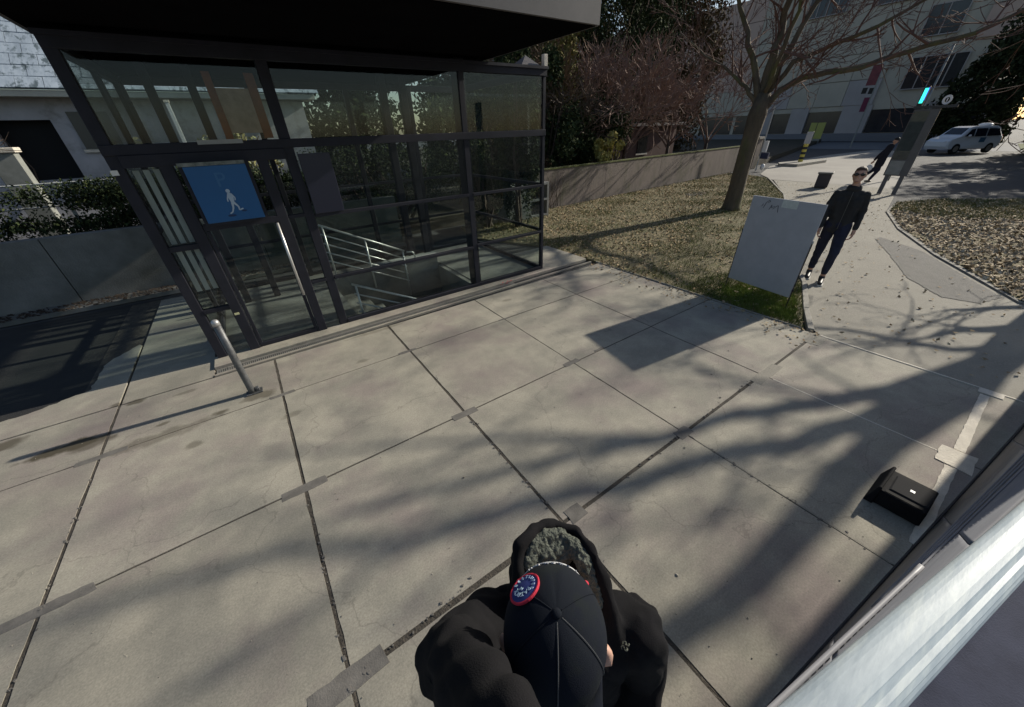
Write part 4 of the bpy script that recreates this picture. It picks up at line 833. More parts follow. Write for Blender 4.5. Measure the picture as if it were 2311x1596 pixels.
# green wire fence in front of the house, garden pillar, curved cap
gp = empty('gate_pillar', (-3.55, 12.0, 0.3), 0, 'pale grey gate pillar with a flared cap in front of the white house', 'pillar')
GPM = mat('pillar_render', (0.28, 0.29, 0.27), (0.19, 0.20, 0.18), scale=5, rough=0.85)
MB().box(-.19, .19, -.12, .12, 0, 2.05).build('shaft', GPM, gp, bevel=0.01); MB().box(-.24, .24, -.16, .16, 2.053, 2.14).build('cap', PALE, gp, bevel=0.01); MB().box(-.10, .0, -.08, .08, 2.143, 3.0).build('upper_post', GPM, gp)
fr_ = empty('rail_fence', (-6.5, 10.3, 0.9), 0, 'thin pale two-rail fence above the hedge at the far left', 'fence')
for z in (0.62, 0.98): MB().tube((-3, 0, z), (4.6, 0, z), 0.016, n=6).build('rail', WS, fr_)
for x in (-2.6, -1, .6, 2.2, 3.8): MB().box(x, x+.05, .02, .06, -.6, 1.0).build('fence_post', WS, fr_)
# dark climbing branches in front of the house
baretree((-4.4, 11.6, 0.4), 71, 'thin dark bare sapling in front of the white house wall', 3.2, 0.5, TWIGD, 4, 3, 0.9, 0.006)
gx = empty('white_post', (-0.75, 12.6, 0.3), 0, 'slim white post seen through the upper left glass pane', 'post')
MB().box(-.035, .035, -.03, .03, 0, 2.9).build('shaft', mat('white_paint', (0.75, 0.75, 0.75), rough=0.5), gx); MB().box(-.05, .05, -.045, .045, 2.903, 2.95).build('cap', PALE, gx)
shrub('yellow_shrub', (0.3, 12.9, 1.4), (0.9, 0.4, 0.85), 1300, (0.09, 0.18), 72, leafmat('gold_leaf', (0.35, 0.30, 0.13), (0.25, 0.25, 0.14), (0.3, 0.34, 0.3)), 'pale yellow-leaved bush seen through the upper left glass panes', clumps=18)
# yellow screen seen through the right bay
ys = empty('yellow_screen', (10.6, 15.3, 0.3), 0, 'yellow slatted screen seen through the upper right glass', 'screen')
YM = mat('yellow_paint', (0.60, 0.56, 0.10), (0.5, 0.46, 0.08), scale=4, rough=0.6)
for i_ in range(5): MB().box(-.95+.2*i_, -.95+.2*i_+.185, -.03, .03, 2.3, 3.6).build('slat', YM, ys)
for i_ in range(5): MB().box(.35+.2*i_, .35+.2*i_+.185, -.03, .03, 2.3, 3.6).build('slat', YM, ys)
MB().box(.06, .34, -.05, .05, 0, 3.7).build('screen_post', BR, ys); MB().box(-1.0, -0.96, -.05, .05, 0, 3.7).build('screen_post', BR, ys)
# concrete cabinet beyond the right bay
cb = empty('concrete_cabinet', (7.6, 9.4, 0), 0, 'grey concrete utility cabinet with open shelves behind the pavilion', 'cabinet')
CBM = mat('cabinet_grey', (0.27, 0.27, 0.26), (0.21, 0.21, 0.20), scale=4, rough=0.8)
MB().box(-1.2, -0.3, 0, .6, 0, 1.0).build('side_block', CBM, cb); MB().box(-.3, .35, .55, .6, 0, 1.0).build('back_panel', CONC, cb)
for z in (0.03, 0.5, 0.95): MB().box(-.3, .35, 0, .55, z, z+.06).build('shelf', CBM, cb)
MB().box(.35, .42, 0, .6, 0, 1.02).build('side_panel', CBM, cb)

# ------------------------------------------------------------------ far building
fb = empty('office_block', (64, 20, 0), 0, 'large shaded grey concrete office block across the road with recessed ground floor bays', 'building')
FCM = [mat('facade_grey', (0.50, 0.445, 0.365), (0.43, 0.385, 0.32), scale=0.6, rough=0.85), mat('facade_rose', (0.56, 0.41, 0.34), (0.49, 0.355, 0.30), scale=0.6, rough=0.85), mat('facade_violet', (0.43, 0.385, 0.375), (0.38, 0.34, 0.33), scale=0.6, rough=0.85)]
DKW = mat('far_window', (0.02, 0.022, 0.03), (0.035, 0.037, 0.045), scale=1, rough=0.15)
MB().box(0.3, 14, -12, 46, 0.0, 15.9).build('core', FCM[0], fb)
rr = random.Random(33)
wins = [(-9.1, -4.9, 5.0, 7.7), (-7.4, -4.6, 9.5, 11.9), (-3.4, 0.2, 12.9, 14.9), (3.0, 7.0, 12.9, 14.9), (-11.8, -10.2, 5.0, 7.7)]
panel = MB().box(0.0, 0.28, 0.02, 2.97, 0.02, 2.46)
pbase = [None, None, None]
for zi in range(5):
    for yi in range(-4, 15):
        y = yi*3.0; z = 3.72+zi*2.5
        if any(a < y+2.9 and b > y+0.1 and c < z+2.4 and d > z+0.1 for a, b, c, d in wins): continue
        k = 1 if (yi > 3 and zi >= 1) or (yi in (-4, -3) and zi == 2) or (yi == -2 and zi == 3) else (2 if zi == 0 and yi in (-3, -2, -1, 2) else 0)
        if pbase[k] is None: pbase[k] = panel.build('facade_panel', FCM[k], fb); ob = pbase[k]
        else: ob = inst(pbase[k])
        ob.location = (0, y, z)
for a, b, c, d in wins:
    fo = MB().box(0.1, 0.25, a, b, c, d).build('window', DKW, fb)
    mm = MB(); n__ = max(2, int((b-a)/1.0))
    for i in range(n__+1): yy = a+(b-a)*i/n__; mm.box(0.03, 0.098, yy-.04, yy+.04, c, d)
    mm.box(0.03, 0.098, a, b, c-.08, c-.002).box(0.03, 0.098, a, b, d+.002, d+.08); mm.build('window_frame', FCM[2], fo)
# ground floor: piers and dark bays
for y0, y1 in ((7.5, 8.6), (3.2, 5.2), (-3.2, -0.4), (-8.6, -7.8), (-13, -12)):
    MB().box(-0.1, 0.29, y0, y1, 0.0, 3.7).build('pier', FCM[2], fb)
for y0, y1 in ((-7.75, -3.25), (-0.35, 3.15), (5.25, 7.45), (8.65, 12.5), (13, 18), (-11.9, -8.65)):
    MB().box(0.2, 0.29, y0, y1, 0.9, 3.66).build('window', DKW, fb)
MB().box(-0.5, -0.11, -13, 46, 0, 0.85).build('planter_wall', mat('low_wall', (0.18, 0.18, 0.2), rough=0.9), fb)
MB().box(0.1, 0.29, -13, 46, 3.2, 3.68).build('soffit_beam', FCM[0], fb)

# far trees at the right
ft = shrub('evergreen_tree', (45.5, -0.6, 0), (4.2, 4.2, 4.4), 16000, (0.25, 0.5), 81, EVF, 'broad dark tree behind the white van at the right edge', cat='tree', clumps=45)
shrub('evergreen_tree', (6.3, 8.75, 0.0), (0.6, 0.5, 2.9), 18000, (0.05, 0.11), 34, EV, 'slim dark conifer close behind the rear corner of the pavilion', cat='tree', clumps=45)
shrub('evergreen_tree', (57, 7.0, 0), (3.0, 3.4, 4.6), 11000, (0.25, 0.5), 82, EVF, 'dark tree in front of the right end of the office block', cat='tree', clumps=45)
shrub('evergreen_tree', (36, -8, 0), (4.2, 3.6, 4.6), 9000, (0.25, 0.5), 83, EVF, 'dark tree beside the road at the far right', cat='tree', clumps=45)
shrub('evergreen_tree', (29.5, -8.5, 0), (4.0, 4.5, 4.2), 3600, (0.3, 0.6), 84, EVF, 'sparse roadside tree throwing dappled shade on the road', cat='tree', clumps=60)
def canopy(loc, zc, ell, n, seed, label):
    o = empty('roadside_tree', loc, 0, label, 'tree', 'roadside shade trees'); MB().path([(0, 0, -.1), (0.05, 0, zc*.6), (0, 0.05, zc+ell[2]*.3)], [.2, .15, .06], n=8).build('trunk', BARK, o, smooth=True)
    tag(crown((0, 0, zc), ell, n, (0.22, 0.45), seed, 40).build('foliage', EVF, o), kind='stuff')
canopy((35.5, -1.5, 0), 5.2, (3.4, 3.6, 2.6), 4200, 85, 'roadside tree just beyond the verge throwing dappled shade on the road')
canopy((42.0, 0.2, 0), 5.4, (3.2, 3.4, 2.6), 4200, 86, 'roadside tree to the right of the parked white van')
tag(MB().sheet([(44, -14), (60, -14), (60, 4.0), (50, 3.0), (46.5, 1.8), (44, 0)], -0.01).build('far_verge', mat('far_grass', (0.13, 0.15, 0.05), (0.08, 0.10, 0.03), scale=0.8, rough=1)), kind='structure')
# sunlit low wall on the far verge
vw = tag(MB().box(0, .3, -9, 0.6, 0, 0.5).build('low_wall', PALE, loc=(52, 1.6, 0)), 'low sunlit pale wall on the far grass verge at the right', 'wall')

# ------------------------------------------------------------------ street furniture
pole = empty('traffic_light', (24.0, 4.72, 0), 0, 'slim pole carrying a lit green traffic signal beside the display totem', 'traffic light')
PG = mat('pole_grey', (0.30, 0.31, 0.30), (0.24, 0.25, 0.24), scale=5, rough=0.5, metal=0.3)
MB().tube((0, -0.08, 0), (0, -0.08, 4.7), 0.045, 0.035, n=10).build('pole', PG, pole, smooth=True)
MB().box(-.14, .08, -.02, .14, 2.72, 3.42).build('signal_housing', mat('signal_black', (0.02, 0.022, 0.024), rough=0.5), pole, bevel=0.01)
MB().box(-.16, -.141, .005, .105, 2.86, 3.36).build('green_lens', mat('lit_green', (0.02, 0.3, 0.22), emit=(0.05, 0.95, 0.75, 1.6), rough=0.3), pole)
MB().box(-.155, -.141, -.018, .002, 2.95, 3.38).build('blue_lens', mat('lit_blue', (0.03, 0.05, 0.5), emit=(0.08, 0.15, 1.0, 1.2), rough=0.3), pole)
tt = empty('display_totem', (19.5, 3.6, 0), R(6), 'tall dark display totem on two legs with a round symbol on top, beside the road', 'totem')
TM = mat('totem_grey', (0.10, 0.10, 0.115), (0.08, 0.08, 0.09), scale=3, rough=0.35); TM2 = mat('totem_pale', (0.26, 0.27, 0.28), (0.2, 0.21, 0.21), scale=5, rough=0.5)
MB().box(-.06, .06, -.27, .36, 0.62, 2.62).build('cabinet', TM, tt, bevel=0.01)
MB().box(-.075, -.061, -.05, .33, 0.66, 1.1).build('lower_poster', TM2, tt); MB().box(-.075, -.061, -.05, .33, 1.15, 2.55).build('poster', glass('poster_glass', (.5, .55, .55)), tt)
MB().box(-.072, -.063, -.05, .33, 1.16, 2.54).build('poster_sheet', mat('poster_dim', (0.10, 0.115, 0.13), (0.18, 0.19, 0.2), scale=4, rough=0.5), tt)
MB().box(-.09, .09, -.62, .40, 2.63, 2.70).build('top_cap', mat('cap_dark', (0.03, 0.032, 0.04), rough=0.4), tt)
for y in (-.16, .24): MB().box(-.04, .04, y-.06, y+.06, 0, 0.62).build('leg', TM, tt)
sy = MB()
for i in range(16):
    a0 = 2*math.pi*i/16; a1 = 2*math.pi*(i+1)/16
    V = []
    for a in (a0, a1):
        for r_ in (0.06, 0.115): V.append((-.02, -.30+r_*math.cos(a)*.95, 2.84+r_*math.sin(a)*1.15)); V.append((.02, -.30+r_*math.cos(a)*.95, 2.84+r_*math.sin(a)*1.15))
    sy.add(V, [(0, 4, 6, 2), (1, 3, 7, 5), (2, 6, 7, 3), (0, 1, 5, 4)])
sy.build('round_symbol', mat('symbol_white', (0.75, 0.75, 0.78), rough=0.5), tt)
sy2 = MB().box(-.02, .02, -.31, -.29, 2.79, 2.89); sy2.build('symbol_bar', MATS['symbol_white'], tt)
bn = empty('litter_bin', (20.0, 5.85, 0), R(14), 'dark box-shaped litter bin standing on the sunny pavement', 'bin')
BNM = mat('bin_brown', (0.035, 0.028, 0.035), (0.05, 0.04, 0.045), scale=3, rough=0.6)
MB().box(-.24, .24, -.22, .22, 0.02, 0.52).build('body', BNM, bn, bevel=0.015); MB().box(-.27, .27, -.25, .25, 0.523, 0.59).build('lid', mat('bin_lid', (0.16, 0.15, 0.14), rough=0.6), bn, bevel=0.01); MB().box(-.16, .16, -.226, -.222, 0.36, 0.44).build('slot', DK, bn)
# traffic island with striped post
isl = MB().prism([(28.3, 10.9), (29.2, 11.3), (32.6, 10.5), (32.3, 9.7), (28.4, 9.9)], -0.03, 0.14); tag(isl.build('traffic_island', KM), kind='structure')
sp = empty('striped_post', (30.2, 10.45, 0.14), 0, 'yellow and black striped post with a white plate on the traffic island', 'post')
YB = mat('post_yellow', (0.62, 0.52, 0.10), rough=0.5); KB = mat('post_black', (0.02, 0.02, 0.02), rough=0.5)
for k in range(7): MB().tube((0, 0, .14*k), (0, 0, .14*k+.14), 0.13, n=14).build('band', YB if k % 2 == 0 else KB, sp, smooth=False)
MB().box(-.02, .02, -.17, .17, 1.0, 1.65).build('plate', mat('plate_pale', (0.5, 0.5, 0.52), rough=0.5), sp, bevel=.01)
MB().tube((0.05, 0, 0.9), (0.05, 0, 1.66), 0.035, n=8).build('pole', PG, sp)
yb = empty('yellow_sign', (57.5, 19.6, 0), 0, 'yellow sign board standing in front of the office block', 'sign')
for z in (0,): MB().box(-.04, .04, -.9, -.15, 0.5, 2.1).build('board', mat('dull_yellow', (0.45, 0.44, 0.12), rough=0.6), yb); MB().box(-.04, .04, -.05, .55, 0.5, 2.1).build('board', MATS['dull_yellow'], yb); MB().box(0.05, .1, -.8, .5, 0, .6).build('stand', PG, yb)
rp = empty('banner_pole', (50, 13.55, 0), 0, 'thin pole with a red banner in front of the office block', 'pole')
MB().tube((0, 0, 0), (0, 0, 6.6), 0.06, 0.05, n=8).build('pole', PG, rp); RD = mat('banner_red', (0.26, 0.07, 0.08), (0.17, 0.05, 0.06), scale=3, rough=0.7)
MB().box(-.03, .03, .06, .75, 4.9, 6.4).build('banner', RD, rp); MB().box(-.03, .03, .06, .45, 2.9, 4.0).build('lower_banner', mat('banner_plum', (0.18, 0.03, 0.07), rough=0.7), rp)
MB().box(-.031, .031, .05, .35, 4.25, 4.7).box(-.031, .031, .5, .85, 4.3, 4.75).build('black_mark', KB, rp)
ssn = empty('street_sign', (24.9, 10.7, 0), 0, 'small dark blue sign box with a white plate on a post near the wall end', 'sign')
MB().tube((0, 0, 0), (0, 0, 3.1), 0.035, n=8).build('pole', mat('pale_pole', (0.5, 0.5, 0.48), rough=.5), ssn); MB().box(-.05, .05, -.25, -.04, 0.95, 1.5).build('white_plate', MATS['white_paint'], ssn); MB().box(-.08, .08, -.45, -.06, 0.62, 0.92).build('sign_box', mat('navy_box', (0.03, 0.04, 0.09), rough=.4), ssn); MB().ell((0, -.3, .22), (.12, .12, .16)).build('white_bag', MATS['white_paint'], ssn, smooth=True)

# ---- white multi-purpose vehicle
def car(loc, rz, label):
    o = empty('parked_car', loc, rz, label, 'car')
    PW = mat('car_white', (0.70, 0.72, 0.78), rough=0.25); GLS = mat('car_glass', (0.015, 0.018, 0.03), rough=0.08); TY = mat('tyre', (0.015, 0.015, 0.015), rough=0.9); RM = mat('rim', (0.35, 0.35, 0.36), rough=0.4, metal=0.7)
    prof = [(-2.2, .45), (-2.25, .75), (-2.2, 1.0), (-2.05, 1.12), (-1.75, 1.62), (-1.5, 1.72), (0.3, 1.74), (0.75, 1.66), (1.35, 1.15), (2.0, 0.98), (2.22, 0.8), (2.25, 0.5), (2.15, 0.3), (-2.1, 0.28)]
    V = []; n = len(prof)
    secs = [(-.90, 0.97), (-.93, 1.0), (.93, 1.0), (.90, .97)]
    def wy(z, k): return k*(0.90 if z < 1.05 else 0.90-0.22*(z-1.05)/.7)
    for k, ins in ((-1, .94), (-.93, 1), (.93, 1), (1, .94)):
        for x, z in prof: V.append((x*ins, wy(z, k), z if ins == 1 else 0.97+(z-0.97)*.93))
    F = []
    for s in range(3):
        for i in range(n): F.append((s*n+i, s*n+(i+1) % n, (s+1)*n+(i+1) % n, (s+1)*n+i))
    F += [tuple(range(n-1, -1, -1)), tuple(range(3*n, 4*n))]
    MB().add(V, F).build('body', PW, o, smooth=False)
    def gq(pts, name='side_window'):
        for s in (-1, 1):
            P = [(x, s*(wy(z, 1)+.012), z) for x, z in pts]
            MB().add(P, [tuple(range(len(P)))]).build(name, GLS, o)
    gq([(-1.9, 1.12), (-1.62, 1.56), (-0.75, 1.60), (-0.7, 1.10)]); gq([(-0.62, 1.10), (-0.66, 1.60), (0.25, 1.60), (0.3, 1.10)]); gq([(0.38, 1.10), (0.34, 1.60), (0.66, 1.55), (1.12, 1.12)])
    MB().add([(1.30, -.68, 1.19), (1.30, .68, 1.19), (.80, .6, 1.64), (.80, -.6, 1.64)], [(0, 1, 2, 3)]).build('windscreen', GLS, o)
    MB().add([(-2.06, -.68, 1.16), (-2.06, .68, 1.16), (-1.80, .6, 1.58), (-1.80, -.6, 1.58)], [(3, 2, 1, 0)]).build('rear_window', GLS, o)
    for x in (-1.4, 1.38):
        for s in (-1, 1):
            wh = MB().tube((x, s*.70, .33), (x, s*.93, .33), .33, n=18).build('wheel', TY, o); MB().tube((x, s*.931, .33), (x, s*.94, .33), .2, n=12).build('rim', RM, wh)
    for s in (-1, 1):
        MB().ell((2.12, s*.66, .78), (.12, .18, .1)).build('headlight', mat('lamp_glass', (.7, .7, .72), rough=.1), o, smooth=True); MB().box(-2.27, -2.2, s*.62-.12, s*.62+.12, .85, 1.15).build('tail_light', mat('tail_red', (.3, .02, .02), rough=.3), o)
        MB().ell((.85, s*1.0, 1.15), (.08, .1, .08)).build('wing_mirror', PW, o, smooth=True)
        MB().box(-.7, -.25, s*.925-.012, s*.925+.012, .72, 1.02).build('logo', mat('logo_blue', (.04, .12, .22), rough=.5), o)
    MB().ell((-1.2, 0, 1.8), (.28, .5, .12)).build('roof_highlight', mat('highlight_white', (.85, .85, .85), rough=.2), o, smooth=True)  # bright dome imitating the highlight on the car roof
    return o
cr0 = car((44.6, 5.6, 0), R(147), 'white van-like car with blue side logos parked across the road at the right')

cr0.scale = (.88, .9, .97)
# ------------------------------------------------------------------ people
SKIN = mat('skin', (0.52, 0.31, 0.23), (0.45, 0.25, 0.18), scale=9, rough=0.55)
JKT = mat('black_jacket', (0.014, 0.014, 0.015), (0.02, 0.02, 0.022), scale=6, rough=0.85, bump=0.3, bscale=40)
JEAN = mat('navy_jeans', (0.016, 0.019, 0.045), (0.011, 0.013, 0.030), scale=7, rough=0.9, bump=0.3, bscale=80)
SHOE = mat('dark_shoe', (0.018, 0.018, 0.02), rough=0.5); SOLE = mat('pale_sole', (0.5, 0.5, 0.48), rough=0.7)
HAIR = mat('brown_hair', (0.085, 0.045, 0.028), (0.055, 0.03, 0.02), scale=30, rough=0.6, bump=0.6, bscale=60)
def hand(ch, wrist, dirv, side, pn, s=1.0):
    """palm and five fingers; dirv = finger direction, pn = palm normal, side = +1/-1 thumb side vector multiplier"""
    wrist = Vector(wrist); d = Vector(dirv).normalized(); nrm = Vector(pn).normalized(); sv = d.cross(nrm).normalized()*side
    ch.append([(wrist, 0.027*s), (wrist+d*0.04*s, 0.026*s)])
    for k, (o_, L, r_) in enumerate(((0.028, 0.072, .0085), (0.010, 0.08, .009), (-0.009, 0.075, .0088), (-0.027, 0.058, .0078))):
        b = wrist+d*0.03*s+sv*o_*s*0.8; kn = wrist+d*0.088*s+sv*o_*s
        ch.append([(b, 0.014*s), (kn, 0.0115*s)])
        m1 = kn+(d*0.85+nrm*0.5).normalized()*L*.5*s; m2 = m1+(d*0.45+nrm*0.9).normalized()*L*.5*s
        ch.append([(kn, .0105*s), (m1, r_*s), (m2, r_*.85*s)])
    tb_ = wrist+d*0.025*s+sv*0.028*s; t1 = tb_+(d*.6+sv*.8+nrm*.2).normalized()*.04*s; t2_ = t1+(d*.95+sv*.2+nrm*.3).normalized()*.03*s
    ch.append([(tb_, .014*s), (t1, .0115*s), (t2_, .0095*s)])

pn = empty('person', (7.95, 1.88, -0.012), R(-72), 'man in a black jacket, sunglasses and navy cropped trousers walking behind the blank board', 'person')
# local: +x image right, -y towards the viewer
ch = []; el = []
ch.append([((0.0, 0.0, 1.46), .055), ((0.0, -0.02, 1.56), .055)])      # neck
el.append(((-0.01, -0.035, 1.69), (0.076, 0.095, 0.118))); el.append(((-0.015, -0.075, 1.64), (0.052, 0.06, 0.062)))
el.append(((-0.022, -0.140, 1.675), (0.012, 0.018, 0.02))); el.append(((-0.085, -0.02, 1.685), (.012, .02, .03))); el.append(((0.067, -0.02, 1.685), (.012, .02, .03)))
ch.append([((0, 0.02, 1.40), .06), ((0, 0.01, 1.2), .06), ((0, 0, 0.98), .055)])
for s, hx, fx, fy in ((-1, -.085, -.10, 0.16), (1, .085, .085, -.30)):
    ch.append([((hx, 0, .93), .06), ((hx*1.05+(fx-hx)*.4, fy*.6-.02, .52), .055), ((fx, fy*.6+.02, .10), .038)])
ch.append([((.165, 0, 1.41), .045), ((.228, .03, 1.16), .035), ((.225, -.06, .93), .03)]); ch.append([((-.165, 0, 1.41), .045), ((-.228, .0, 1.16), .035), ((-.22, -.10, .93), .03)])
hand(ch, (.225, -.07, .88), (0.02, -.12, -1), 1, (-1, 0, 0), 1.05); hand(ch, (-.22, -.105, .88), (0, -.12, -1), 1, (1, 0, 0), 1.05)
blob('body', ch, el, SKIN, pn, 0.007, 3)
jc = [[((0, 0.01, 1.47), .075), ((0, .01, 1.40), .12)], [((-.115, .01, 1.40), .075), ((.115, .01, 1.40), .075)], [((-.075, 0, 1.30), .112), ((-.065, 0, 1.05), .10), ((-.065, 0, .90), .108)], [((.075, 0, 1.30), .112), ((.065, 0, 1.05), .10), ((.065, 0, .90), .11)],
      [((.175, .01, 1.405), .065), ((.228, .03, 1.17), .053), ((.225, -.06, .92), .040)], [((-.175, .01, 1.405), .065), ((-.228, .0, 1.17), .053), ((-.22, -.10, .92), .040)]]
def wr(co): return 0.004*math.sin(co.z*55+co.x*20)*max(0, math.sin(co.z*9+co.x*14))+0.003*math.sin(co.x*60+co.z*18)
blob('jacket', jc, [((0, -0.05, 1.50), (.085, .05, .05)), ((0, .05, 1.50), (.085, .05, .06)), ((.06, 0, 1.51), (.035, .075, .05)), ((-.06, 0, 1.51), (.035, .075, .05))], JKT, pn, 0.011, 4, wrinkle=wr)
MB().path([(0, -.112, .90), (0, -.115, 1.05), (0, -.118, 1.2), (0, -.118, 1.32), (0, -.105, 1.46)], .004, n=5).build('zip', mat('zip_grey', (.12, .12, .12), rough=.4, metal=.6), pn)
tc_ = []
for hx, fx, fy in ((-.085, -.10, .16), (.085, .085, -.30)):
    tc_.append([((hx, 0, .94), .105), ((hx*1.05+(fx-hx)*.4, fy*.6-.02, .52), .072), ((fx, fy*.6+.015, .19), .053)])
blob('trousers', tc_, [((0, 0, .95), (.16, .105, .10))], JEAN, pn, 0.009, 3, wrinkle=wr)
for fx, fy in ((-.10, .16), (.085, -.30)):
    yb_ = fy*.6
    blob('shoe', [[((fx, yb_+.02, .075), .045), ((fx-.005, yb_-.09, .045), .042), ((fx-.008, yb_-.17, .035), .034)]], [((fx, yb_+.02, .10), (.047, .055, .045))], SHOE, pn, 0.007, 2)
    MB().prism([(fx-.045, yb_+.07), (fx-.052, yb_-.1), (fx-.035, yb_-.205), (fx+.03, yb_-.205), (fx+.045, yb_-.1), (fx+.042, yb_+.07)], 0.0, 0.022).build('sole', SOLE, pn)
blob('hair', [], [((-0.008, -0.012, 1.732), (.079, .093, .085)), ((-.008, .03, 1.69), (.076, .07, .09)), ((-.015, -.06, 1.775), (.06, .05, .035))], HAIR, pn, 0.007, 1, wrinkle=lambda c: 0.002*math.sin(c.x*300)*math.sin(c.z*260))
gl_ = MB()
for s in (-1, 1): gl_.ell((-0.02+s*.036, -.122, 1.705), (.031, .012, .022))
gl_.tube((-.05, -.128, 1.712), (.01, -.128, 1.712), .004); gl_.tube((-.088, -.11, 1.71), (-.09, -.01, 1.70), .004); gl_.tube((.05, -.11, 1.71), (.072, -.01, 1.70), .004)
gl_.build('sunglasses', mat('dark_lens', (.01, .008, .008), rough=.1), pn, smooth=True)
MB().ell((-.020, -.134, 1.612), (.02, .006, .006)).build('mouth', mat('lip', (.30, .12, .10), rough=.5), pn, smooth=True)

# far pedestrian, stooping stride, dark clothes, white bag
p2 = empty('person', (22.9, 4.95, 0), R(-80), 'distant pedestrian in dark clothes stooping forward with a white bag by the totem', 'person')
ch = [[((.10, 0, 1.35), .055), ((.16, 0, 1.48), .05)], [((.08, 0, 1.30), .11), ((0, 0, .95), .12)], [((0, 0, .9), .085), ((.05, 0, .5), .06), ((-.10, 0, .08), .04)], [((0, 0, .9), .085), ((-.10, 0, .5), .06), ((-.40, 0, .14), .04)], [((.1, 0, 1.3), .05), ((-.08, -.1, 1.08), .04), ((-.2, -.1, .86), .035)]]
hand(ch, (-.21, -.1, .84), (-.5, 0, -1), 1, (0, 1, 0), 1)
blob('body', ch, [((.19, 0, 1.58), (.08, .095, .115)), ((.11, 0, 1.56), (.03, .03, .03))], SKIN, p2, 0.014, 3)
blob('coat', [[((.10, 0, 1.36), .13), ((.02, 0, 1.05), .15), ((0, 0, .72), .16)], [((.08, -.06, 1.34), .08), ((-.10, -.12, 1.09), .065), ((-.2, -.12, .90), .05)]], [], mat('dark_coat', (.012, .011, .018), rough=.9), p2, 0.016, 3)
blob('trousers', [[((0, 0, .8), .10), ((.05, 0, .5), .075), ((-.09, 0, .12), .055)], [((0, 0, .8), .10), ((-.10, 0, .5), .075), ((-.38, 0, .17), .055)]], [], mat('dark_trousers', (.012, .014, .03), rough=.9), p2, 0.014, 3)
blob('hair', [], [((.20, 0, 1.63), (.088, .1, .085))], mat('black_hair', (.012, .01, .01), rough=.7), p2, 0.014, 1)
for x, z in ((-.13, .04), (-.44, .09)): MB().ell((x, 0, z), (.13, .05, .045)).build('shoe', SHOE, p2, smooth=True)
wb = empty('carrier_bag', (22.85, 5.22, 0.45), 0, 'white carrier bag held by the distant pedestrian', 'bag')
blob('sack', [], [((0, 0, .1), (.06, .13, .15))], MATS['white_paint'], wb, .02, 2); MB().path([(0, -.06, .22), (0, 0, .36), (0, .06, .22)], .008, n=5).build('handle', MATS['white_paint'], wb)

# ---- photographer seen from above
HOOD = mat('black_fleece', (0.008, 0.008, 0.009), (0.012, 0.0115, 0.013), scale=14, rough=1.0, bump=0.22, bscale=420, spec=0.15)
SHER = mat('sherpa_lining', (0.17, 0.18, 0.15), (0.09, 0.10, 0.085), scale=40, rough=1, bump=1.0, bscale=110, spec=0.15)
CAPM = mat('navy_cap', (0.008, 0.010, 0.017), (0.011, 0.014, 0.018), scale=5, rough=0.95, bump=0.15, bscale=700, c3=(0.014, 0.018, 0.016), s3=8, spec=0.15)
ph = empty('person', (0.283, 0.241, 0), 0, 'person from above in a black hooded top and dark cap, arm reaching towards the viewer', 'person')
O = Vector((0.283, 0.241, 0)); F_ = Vector((-.62, -.78, 0)).normalized(); S_ = Vector((F_.y*-1, F_.x, 0))  # S_ = person's left (image right)
S_ = Vector((0.78, -0.62, 0))
def W(f, s, z): p = F_*f+S_*s; return Vector((p.x, p.y, z))
hc = W(0.105, -0.035, 1.655)
ch = [[(W(0, 0, 1.40), .065), (W(.06, -.01, 1.56), .06)], [(W(0, 0, 1.38), .07), (W(0, 0, 1.0), .08)], [(W(0, -.1, .95), .08), (W(.02, -.1, .52), .07), (W(0, -.1, .1), .045)], [(W(0, .1, .95), .08), (W(.03, .12, .52), .07), (W(.03, .13, .1), .045)]]
el = [(hc, (.078, .078, .11)), (hc+F_*.075+Vector((0, 0, -.06)), (.05, .05, .07)), (hc+F_*.125+Vector((0, 0, -.045)), (.014, .014, .024)), (hc+S_*.089+F_*.012+Vector((0, 0, -.012)), (.015, .020, .032)), (hc-S_*.086+Vector((0, 0, -.035)), (.012, .022, .032))]
# right arm raised (image left) towards the camera, left arm hanging
sh_r = W(-.01, -.175, 1.40); el_r = Vector((.035, .315, 1.53))-O; wr_r = Vector((.045, .085, 1.88))-O
sh_l = W(-.01, .175, 1.39); el_l = W(-.02, .225, 1.13); wr_l = W(.12, .22, .93)
ch += [[(sh_r, .055), (el_r, .045), (wr_r, .03)], [(sh_l, .055), (el_l, .045), (wr_l, .03)]]
hand(ch, wr_r+Vector((0, -.02, .03)), (0.0, -.35, 1), 1, (0, -1, 0), 1.0); hand(ch, wr_l+F_*.02+Vector((0, 0, -.02)), F_*.6+Vector((0, 0, -1)), -1, -S_, 1.0)
blob('body', ch, el, SKIN, ph, 0.008, 3)
def wr2(co):
    fold = abs(math.sin(co.x*31+co.y*9+math.sin(co.z*14)*1.1))
    return -0.006*(1-fold)**4*(1 if co.z < 1.5 else .4)+0.0045*math.sin(co.z*34+math.sin(co.x*22)*2+co.y*12)*max(0, math.sin(co.x*13+co.z*11+1))+0.0045*math.sin(co.x*70+co.z*38+math.sin(co.y*40)*1.2)*max(0, math.sin(co.x*23-co.y*17+co.z*9))+0.003*math.sin(co.y*95+co.x*30)
RIM = [Vector(p)-O for p in [(0.224, 0.324, 1.52), (0.238, 0.360, 1.565), (0.262, 0.386, 1.592), (0.319, 0.404, 1.588), (0.382, 0.392, 1.570), (0.410, 0.348, 1.570), (0.402, 0.29, 1.585), (0.390, 0.25, 1.58), (0.380, 0.21, 1.55), (0.372, 0.175, 1.50), (0.362, 0.139, 1.44)]]
